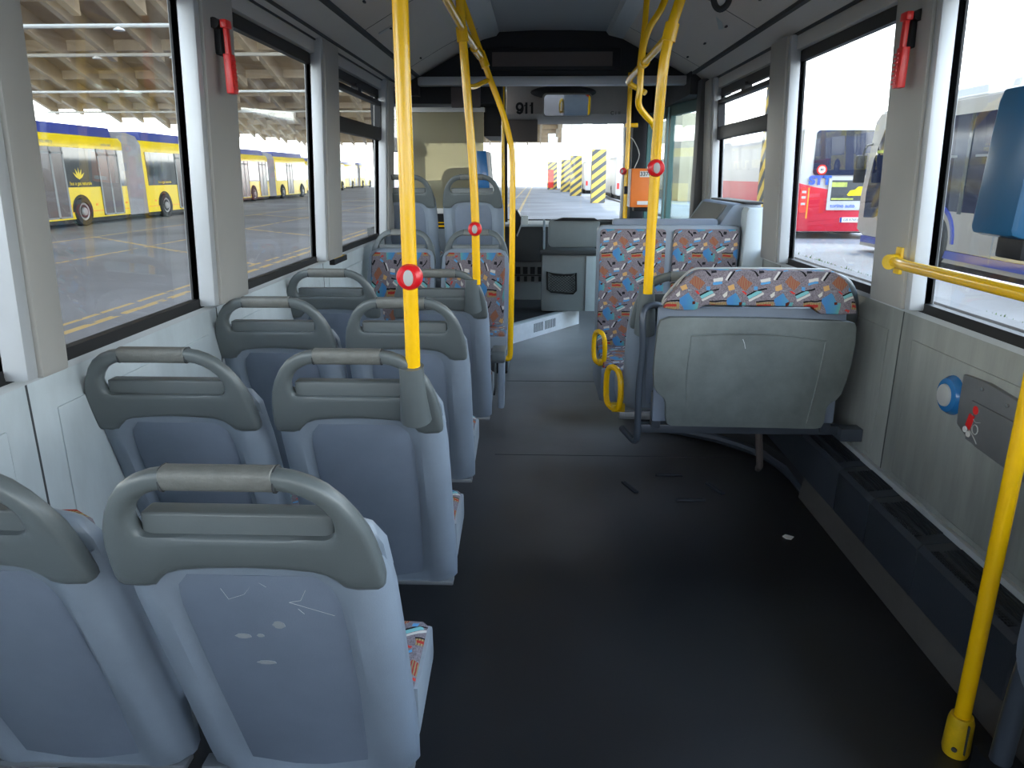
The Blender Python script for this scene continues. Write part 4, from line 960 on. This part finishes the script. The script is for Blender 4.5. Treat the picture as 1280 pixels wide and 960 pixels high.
# far buildings closing the yard
tag(MB().box(9.3, 12.6, 50, 60, GZ, 5.2, bev=.05).build('tan_building', 'concrete'), 'tan block beyond the yard, seen through the front door glass', 'building')
tag(MB().box(-160, -50, 118, 124, GZ, 7).box(-80, -76, -30, 118, GZ, 5.5).build('depot_wall_building', 'building'), 'pale long building closing the far end of the yard', 'building')

# ------------------------------------------------------------------ buses
def wheel(parent, x, y, s, r=.48):
    x += s * .05
    w_ = MB().disc_profile((x, y, GZ + r), (s, 0, 0), [(r * .6, -.28), (r * .96, -.26), (r, -.2), (r, -.04), (r * .95, 0), (r * .66, .01), (r * .62, -.03)], 28).build('wheel', 'tyre', parent)
    MB().disc_profile((x + s * -.035, y, GZ + r), (s, 0, 0), [(r * .62, 0), (r * .58, .02), (r * .30, -.02), (r * .26, .05), (r * .14, .06)], 24).build('rim', 'rim', w_)
    return w_
def arch(parent, x, y, s, mat_, r=.56):
    pts = [(y + r * cos(a), GZ + .48 + r * sin(a)) for a in [pi * i / 14 for i in range(15)]]; inn = [(y + (r - .07) * cos(a), GZ + .48 + (r - .07) * sin(a)) for a in [pi * i / 14 for i in range(15)]][::-1]
    x0, x1 = sorted((x - s * .1, x + s * .012)); MB().prism(pts + inn, 'x', x0, x1).build('wheel_arch', mat_, parent)
def yellow_bus(x, y0, lab, L=18.0, detail=True):
    """articulated yellow bus parallel to the yard lines, its right side (+X) facing the camera"""
    t = thing('articulated_bus', lab, 'bus', (x - 1.25, y0 + 3.5, GZ), 0, 'yellow articulated buses in the depot')
    W = y0; y0 = W - 4.5; segs = [(y0, W + 2.96), (W + 4.25, W + 11.5)]
    w_ = 2.5
    sec = lambda za, zb, e=0: [(x - w_ - e, za), (x + e, za), (x + e, zb), (x - w_ - e, zb)]
    for i, (a, b) in enumerate(segs):
        MB().prism([(x - w_, -.10), (x, -.10), (x, .95), (x - .02, 2.25), (x - w_ + .02, 2.25), (x - w_, .95)], 'y', a + .02, b - .02, bev=.03).build('lower_body', 'bus_yellow', t)
        MB().prism([(x - w_ + .02, 2.22), (x, 2.22), (x, 2.48), (x - .10, 2.62), (x - w_ + .10, 2.62), (x - w_, 2.48)], 'y', a, b, bev=.04).build('roof_edge', 'bus_yellow', t)
        MB().prism([(x - w_ + .2, 2.62), (x - .12, 2.62), (x - .18, 2.96), (x - w_ + .25, 2.96)], 'y', a + .3, b - .4, bev=.06).build('roof_cover', 'bus_blue', t)
        MB().box(x - .06, x + .008, a + .25, b - .05, .93, 2.20).build('side_window', 'bus_glass', t)
        MB().box(x - .06, x + .009, a + .1, b - .1, .11, .135).build('trim_line', 'amber', t)
        MB().box(x - w_ + .1, x - .06, a + .1, b - .1, GZ + .12, -.10).build('underside', 'dark_under', t)
    ya, yb = segs[0][1], segs[1][0]
    r = []; n = 18
    for i in range(n + 1):
        y = ya + (yb - ya) * i / n; e = .035 if i % 2 else -.02
        r.append([(x - w_ - e, y, -.12), (x + e, y, -.12), (x + e, y, 2.45), (x - .15 + e, y, 2.72 + e), (x - .5, y, 2.86 + e), (x - w_ + .5, y, 2.86 + e), (x - w_ - e, y, 2.45)])
    MB().loft(r).build('bellows', 'bellows', t, angle=20)
    for yw in (W, W + 5.65, W + 10.2): wheel(t, x + .02, yw, 1); arch(t, x, yw, 1, 'dark_under')
    for yd in (W - 1.3, W + 1.87, W + 7.5):
        dr = MB().box(x - .05, x + .02, yd - .65, yd + .65, -.05, 2.2).build('door', 'bus_door', t)
        MB().box(x + .018, x + .03, yd - .65, yd - .57, -.05, 2.2).box(x + .018, x + .03, yd - .05, yd + .05, -.05, 2.2).box(x + .018, x + .03, yd + .57, yd + .65, -.05, 2.2).box(x + .018, x + .03, yd - .65, yd + .65, 1.98, 2.05).box(x + .018, x + .03, yd - .65, yd + .65, -.05, 0).build('door_frame', 'cab_grey', dr)
    for yy in (W - .6, W + .6, W + 4.9, W + 6.4, W + 9.0): MB().box(x, x + .012, yy - .03, yy + .03, .93, 2.2).build('window_post', 'bus_glass', t)
    for yy in (W - .65, W + .85, W + 2.75, W + 4.9): MB().box(x + .0, x + .012, yy - .06, yy + .06, .30, .37).build('side_lamp', 'amber', t)
    MB().box(x - w_ + .15, x - .15, y0 - .02, y0 + .03, .95, 2.35).build('rear_window', 'bus_glass', t)
    MB().box(x - .22, x - .04, y0 - .03, y0 + .02, .4, 1.1).build('tail_lamp', 'lamp_red', t)
    if detail:
        text('writing', 'entrata entry', .17, (x + .004, W - 1.5, 2.36), FACE_E, 'cab_grey', t, .002)
        text('writing', 'uscita exit', .15, (x + .004, W + 1.9, 2.36), FACE_E, 'cab_grey', t, .002)
        text('writing', 'bus a gas naturale', .17, (x + .018, W + .1, 1.05), FACE_E, 'bus_yellow', t, .002)
        text('writing', 'bus a gas naturale', .15, (x + .018, W + 5.8, 1.05), FACE_E, 'bus_yellow', t, .002)
        lf = MB()
        for k in range(5):
            a = radians(35 + k * 27); lf.prism([(W + .05 + r_ * cos(a + da), 1.18 + r_ * sin(a + da)) for r_, da in ((0, 0), (.2, .2), (.38, 0), (.2, -.2))], 'x', x + .010, x + .016)
        lf.build('leaf_emblem', 'bus_yellow', t)
    return t
yellow_bus(-15.5, 24.7, 'nearest yellow articulated bus with grey bellows in the left window', 19.5)
yellow_bus(-19.0, 49.2, 'yellow articulated bus in the second left window', 18, False)
yellow_bus(-22.5, 75, 'yellow articulated bus behind the pillar between second and third left windows', 18, False)
yellow_bus(-24.5, 98, 'farthest yellow articulated bus in the third left window', 18, False)

# white and blue bus on the right, its left side facing us
def white_bus():
    x = 7.4; ya, yb = 3.4, 17.4; w_ = 2.5
    t = thing('city_bus', 'cream and blue city bus with dark windows beside the right pillar', 'bus', (x + 1.25, 12, GZ))
    side = [(ya, .0), (yb - .35, .0), (yb, .12), (yb + .02, .9), (yb - .1, 1.4), (yb - .28, 2.45), (yb - .5, 2.60), (ya, 2.60)]
    MB().prism([(q[0], q[1]) for q in side], 'x', x + .02, x + w_, bev=.04).build('body', 'bus_cream', t)
    MB().box(x + .01, x + w_, ya, yb - .3, -.14, 0).build('blue_band', 'bus_blue', t)
    MB().box(x + .05, x + w_, ya, yb - .2, -.22, -.14).build('skirt', 'bus_cream', t)
    MB().prism([(ya, .66), (15.2, .70), (15.7, .66), (16.6, .42), (yb - .30, .40), (yb - .28, .95), (yb - .42, 1.6), (yb - .85, 2.34), (ya, 2.34)], 'x', x + .012, x + .04).build('side_glazing', 'bus_glass_blue', t)
    for y in (8.3, 9.9, 11.6, 13.3, 15.2): MB().box(x + .0, x + .02, y - .05, y + .05, .66, 2.34).build('window_post', 'bus_glass', t)
    MB().box(x + .004, x + .014, 14.6, 16.8, 1.78, 1.84).build('hopper_frame', 'ad_green', t)
    for yy in (6.5, 9.1, 12.45, 14.25):
        MB().box(x + .004, x + .014, yy - .62, yy + .62, 1.62, 1.66).build('hopper_frame', 'cab_grey', t)
    for y in (7.6, 10.4, 12.2): MB().box(x + .010, x + .022, y - .008, y + .008, -.1, .64).build('panel_seam', 'cab_grey', t)
    MB().box(x + .010, x + .022, 8.9, 11.0, .07, .09).box(x + .010, x + .022, 10.95, 10.98, .07, .6).build('flap_seam', 'cab_grey', t)
    wheel(t, x, 14.0, -1); arch(t, x, 14.0, -1, 'bus_blue', .68); wheel(t, x, 6.6, -1)
    MB().prism([(ya, 2.60), (yb - 1.6, 2.60), (yb - 1.9, 2.84), (ya, 2.84)], 'x', x + .3, x + w_ - .3, bev=.05).build('roof_unit', 'greywhite', t)
    MB().box(x + .05, x + w_ - .05, ya, yb - .55, 2.59, 2.65, bev=.02).build('roof_rail', 'bus_white', t)
    MB().box(x - .30, x - .08, yb - .35, yb - .2, 1.15, 1.75, bev=.04).build('mirror', 'black_plastic', t)
    MB().tube([(x - .18, yb - .28, 1.7), (x - .1, yb - .28, 1.95), (x + .1, yb - .3, 2.0)], .025, 8).build('mirror_arm', 'black_plastic', t)
    MB().box(x + .0, x + .014, 9.45, 9.55, -.03, .02).build('side_lamp', 'amber', t)
    MB().tube([(x + .008, 9.6, .9), (x + .008, 9.75, 1.0), (x + .008, 9.8, 1.35), (x + .008, 9.8, 2.2)], .012, 6).build('inner_pole', 'yellow', t)
    text('reflected_number', '52', .16, (x + .006, 15.9, 1.18), FACE_W, 'text_black', t, .002)  # reflection of another bus's number, set on the glazing as text
    m = MB().box(x + .1, x + .14, yb - .5, yb - .48, 1, 1.1); m.build('indicator', 'amber', t)
    MB().box(x + .25, x + w_ - .25, yb - .02, yb + .03, .8, 2.2).build('windscreen', 'bus_glass', t)
white_bus()
def red_bus():
    y = 20.2; x0, x1 = 6.95, 9.5
    t = thing('city_bus', 'red and white city bus seen from behind through the right window', 'bus', (8.2, y + 5, GZ))
    MB().prism(rrect(x0, x1, -.16, 2.56, .16), 'y', y, y + 10.5, bev=.05).build('body', 'bus_white', t)
    MB().prism([(x0 - .01, -.14), (x1 + .01, -.14), (x1 + .01, .95), (7.9, .93), (7.35, 1.02), (x0 - .01, 1.12)], 'y', y - .03, y + 10.4, bev=.02).build('lower_skin', 'bus_red', t)
    MB().prism(rrect(7.28, 9.3, 1.32, 2.45, .1), 'y', y - .035, y + .03).build('rear_window', 'bus_glass_blue', t)
    lm = MB().prism(rrect(7.0, 7.2, .35, 1.02, .08), 'y', y - .05, y).build('tail_lamp', 'lamp_red', t)
    for z in (.55, .72, .86): MB().box(7.04, 7.15, y - .056, y - .045, z, z + .06).build('reflector', 'bus_white', lm)
    MB().box(7.20, 7.24, y - .04, y, .2, 1.0).build('amber_strip', 'amber', t)
    text('operator_logo', 'STT', .30, (7.48, y - .042, 1.18), FACE_S, 'text_blue', t, .004, sx=1.15, bold=.016)
    ad = MB().box(7.72, 8.75, y - .055, y - .03, .42, 1.22).build('advert_board', 'bus_white', t)
    MB().box(7.80, 8.66, y - .058, y - .05, .66, 1.19).build('advert_picture', 'cab_dark', ad)
    MB().box(7.80, 8.20, y - .061, y - .055, 1.02, 1.14).box(7.82, 8.4, y - .061, y - .055, .69, .73).build('advert_lettering', 'ad_green', ad)
    MB().prism([(8.22, .82), (8.30, .93), (8.42, .95), (8.50, 1.03), (8.66, 1.03), (8.66, .80), (8.26, .79)], 'y', y - .064, y - .056).build('advert_car', 'bus_yellow', ad)
    text('advert_text', 'torino auto', .14, (8.14, y - .058, .53), FACE_S, 'text_blue', ad, .002, bold=.002)
    pl = MB().box(8.12, 8.72, y - .06, y - .03, .10, .23).build('number_plate', 'white', t)
    MB().box(8.12, 8.17, y - .062, y - .055, .10, .23).box(8.67, 8.72, y - .062, y - .055, .10, .23).build('plate_band', 'bus_blue', pl)
    text('plate_number', 'GB 676EX', .10, (8.42, y - .063, .165), FACE_S, 'text_black', pl, .001)
    sg = MB().disc_profile((7.50, y - .036, 1.46), (0, -1, 0), [(.13, 0), (.13, .006)], 24).build('speed_sign', 'lamp_red', t)
    MB().disc_profile((7.50, y - .042, 1.46), (0, -1, 0), [(.09, 0), (.09, .004)], 24).build('sign_centre', 'white', sg)
    text('sign_number', '80', .09, (7.50, y - .048, 1.46), FACE_S, 'text_black', sg, .001, bold=.003)
    for x in (7.35, 9.1):
        w_ = MB().disc_profile((x, y + 2.2, GZ + .46), (-1, 0, 0), [(.3, -.3), (.46, -.28), (.46, .0), (.3, .02)], 24).build('wheel', 'tyre', t)
    MB().box(7.2, 9.3, y + .2, y + 9, GZ + .15, -.14).build('underside', 'dark_under', t)
    MB().box(7.9, 8.4, y - .04, y - .0, 2.30, 2.44).build('route_sign', 'black_plastic', t)
red_bus()
# pale buses parked between the far columns
def far_bus(x, y, lab, m_='bus_white'):
    t = thing('parked_bus', lab, 'bus', (x, y, GZ), 0, 'pale buses parked between the far columns')
    MB().prism(rrect(x - 1.25, x + 1.25, -.05, 2.6, .2), 'y', y, y + 11, bev=.05).build('body', m_, t)
    MB().prism(rrect(x - .7, x + .6, 1.2, 2.2, .1), 'y', y - .03, y + .02).build('rear_window', 'bus_glass', t)
    MB().box(x - 1.15, x - 1.0, y - .04, y, .4, .8).box(x + 1.0, x + 1.15, y - .04, y, .4, .8).build('tail_lamps', 'lamp_red', t)
    MB().box(x - 1.1, x + 1.1, y + .3, y + 10, GZ + .1, -.04).build('underside', 'dark_under', t)
    wheel(t, x - 1.22, y + 3, -1); wheel(t, x + 1.22, y + 3, 1)
far_bus(6.6, 52, 'white bus rear right of the nearest striped column'); far_bus(5.6, 70, 'white bus rear between the second and nearest striped columns'); far_bus(4.6, 86, 'white bus rear between the third and second striped columns')
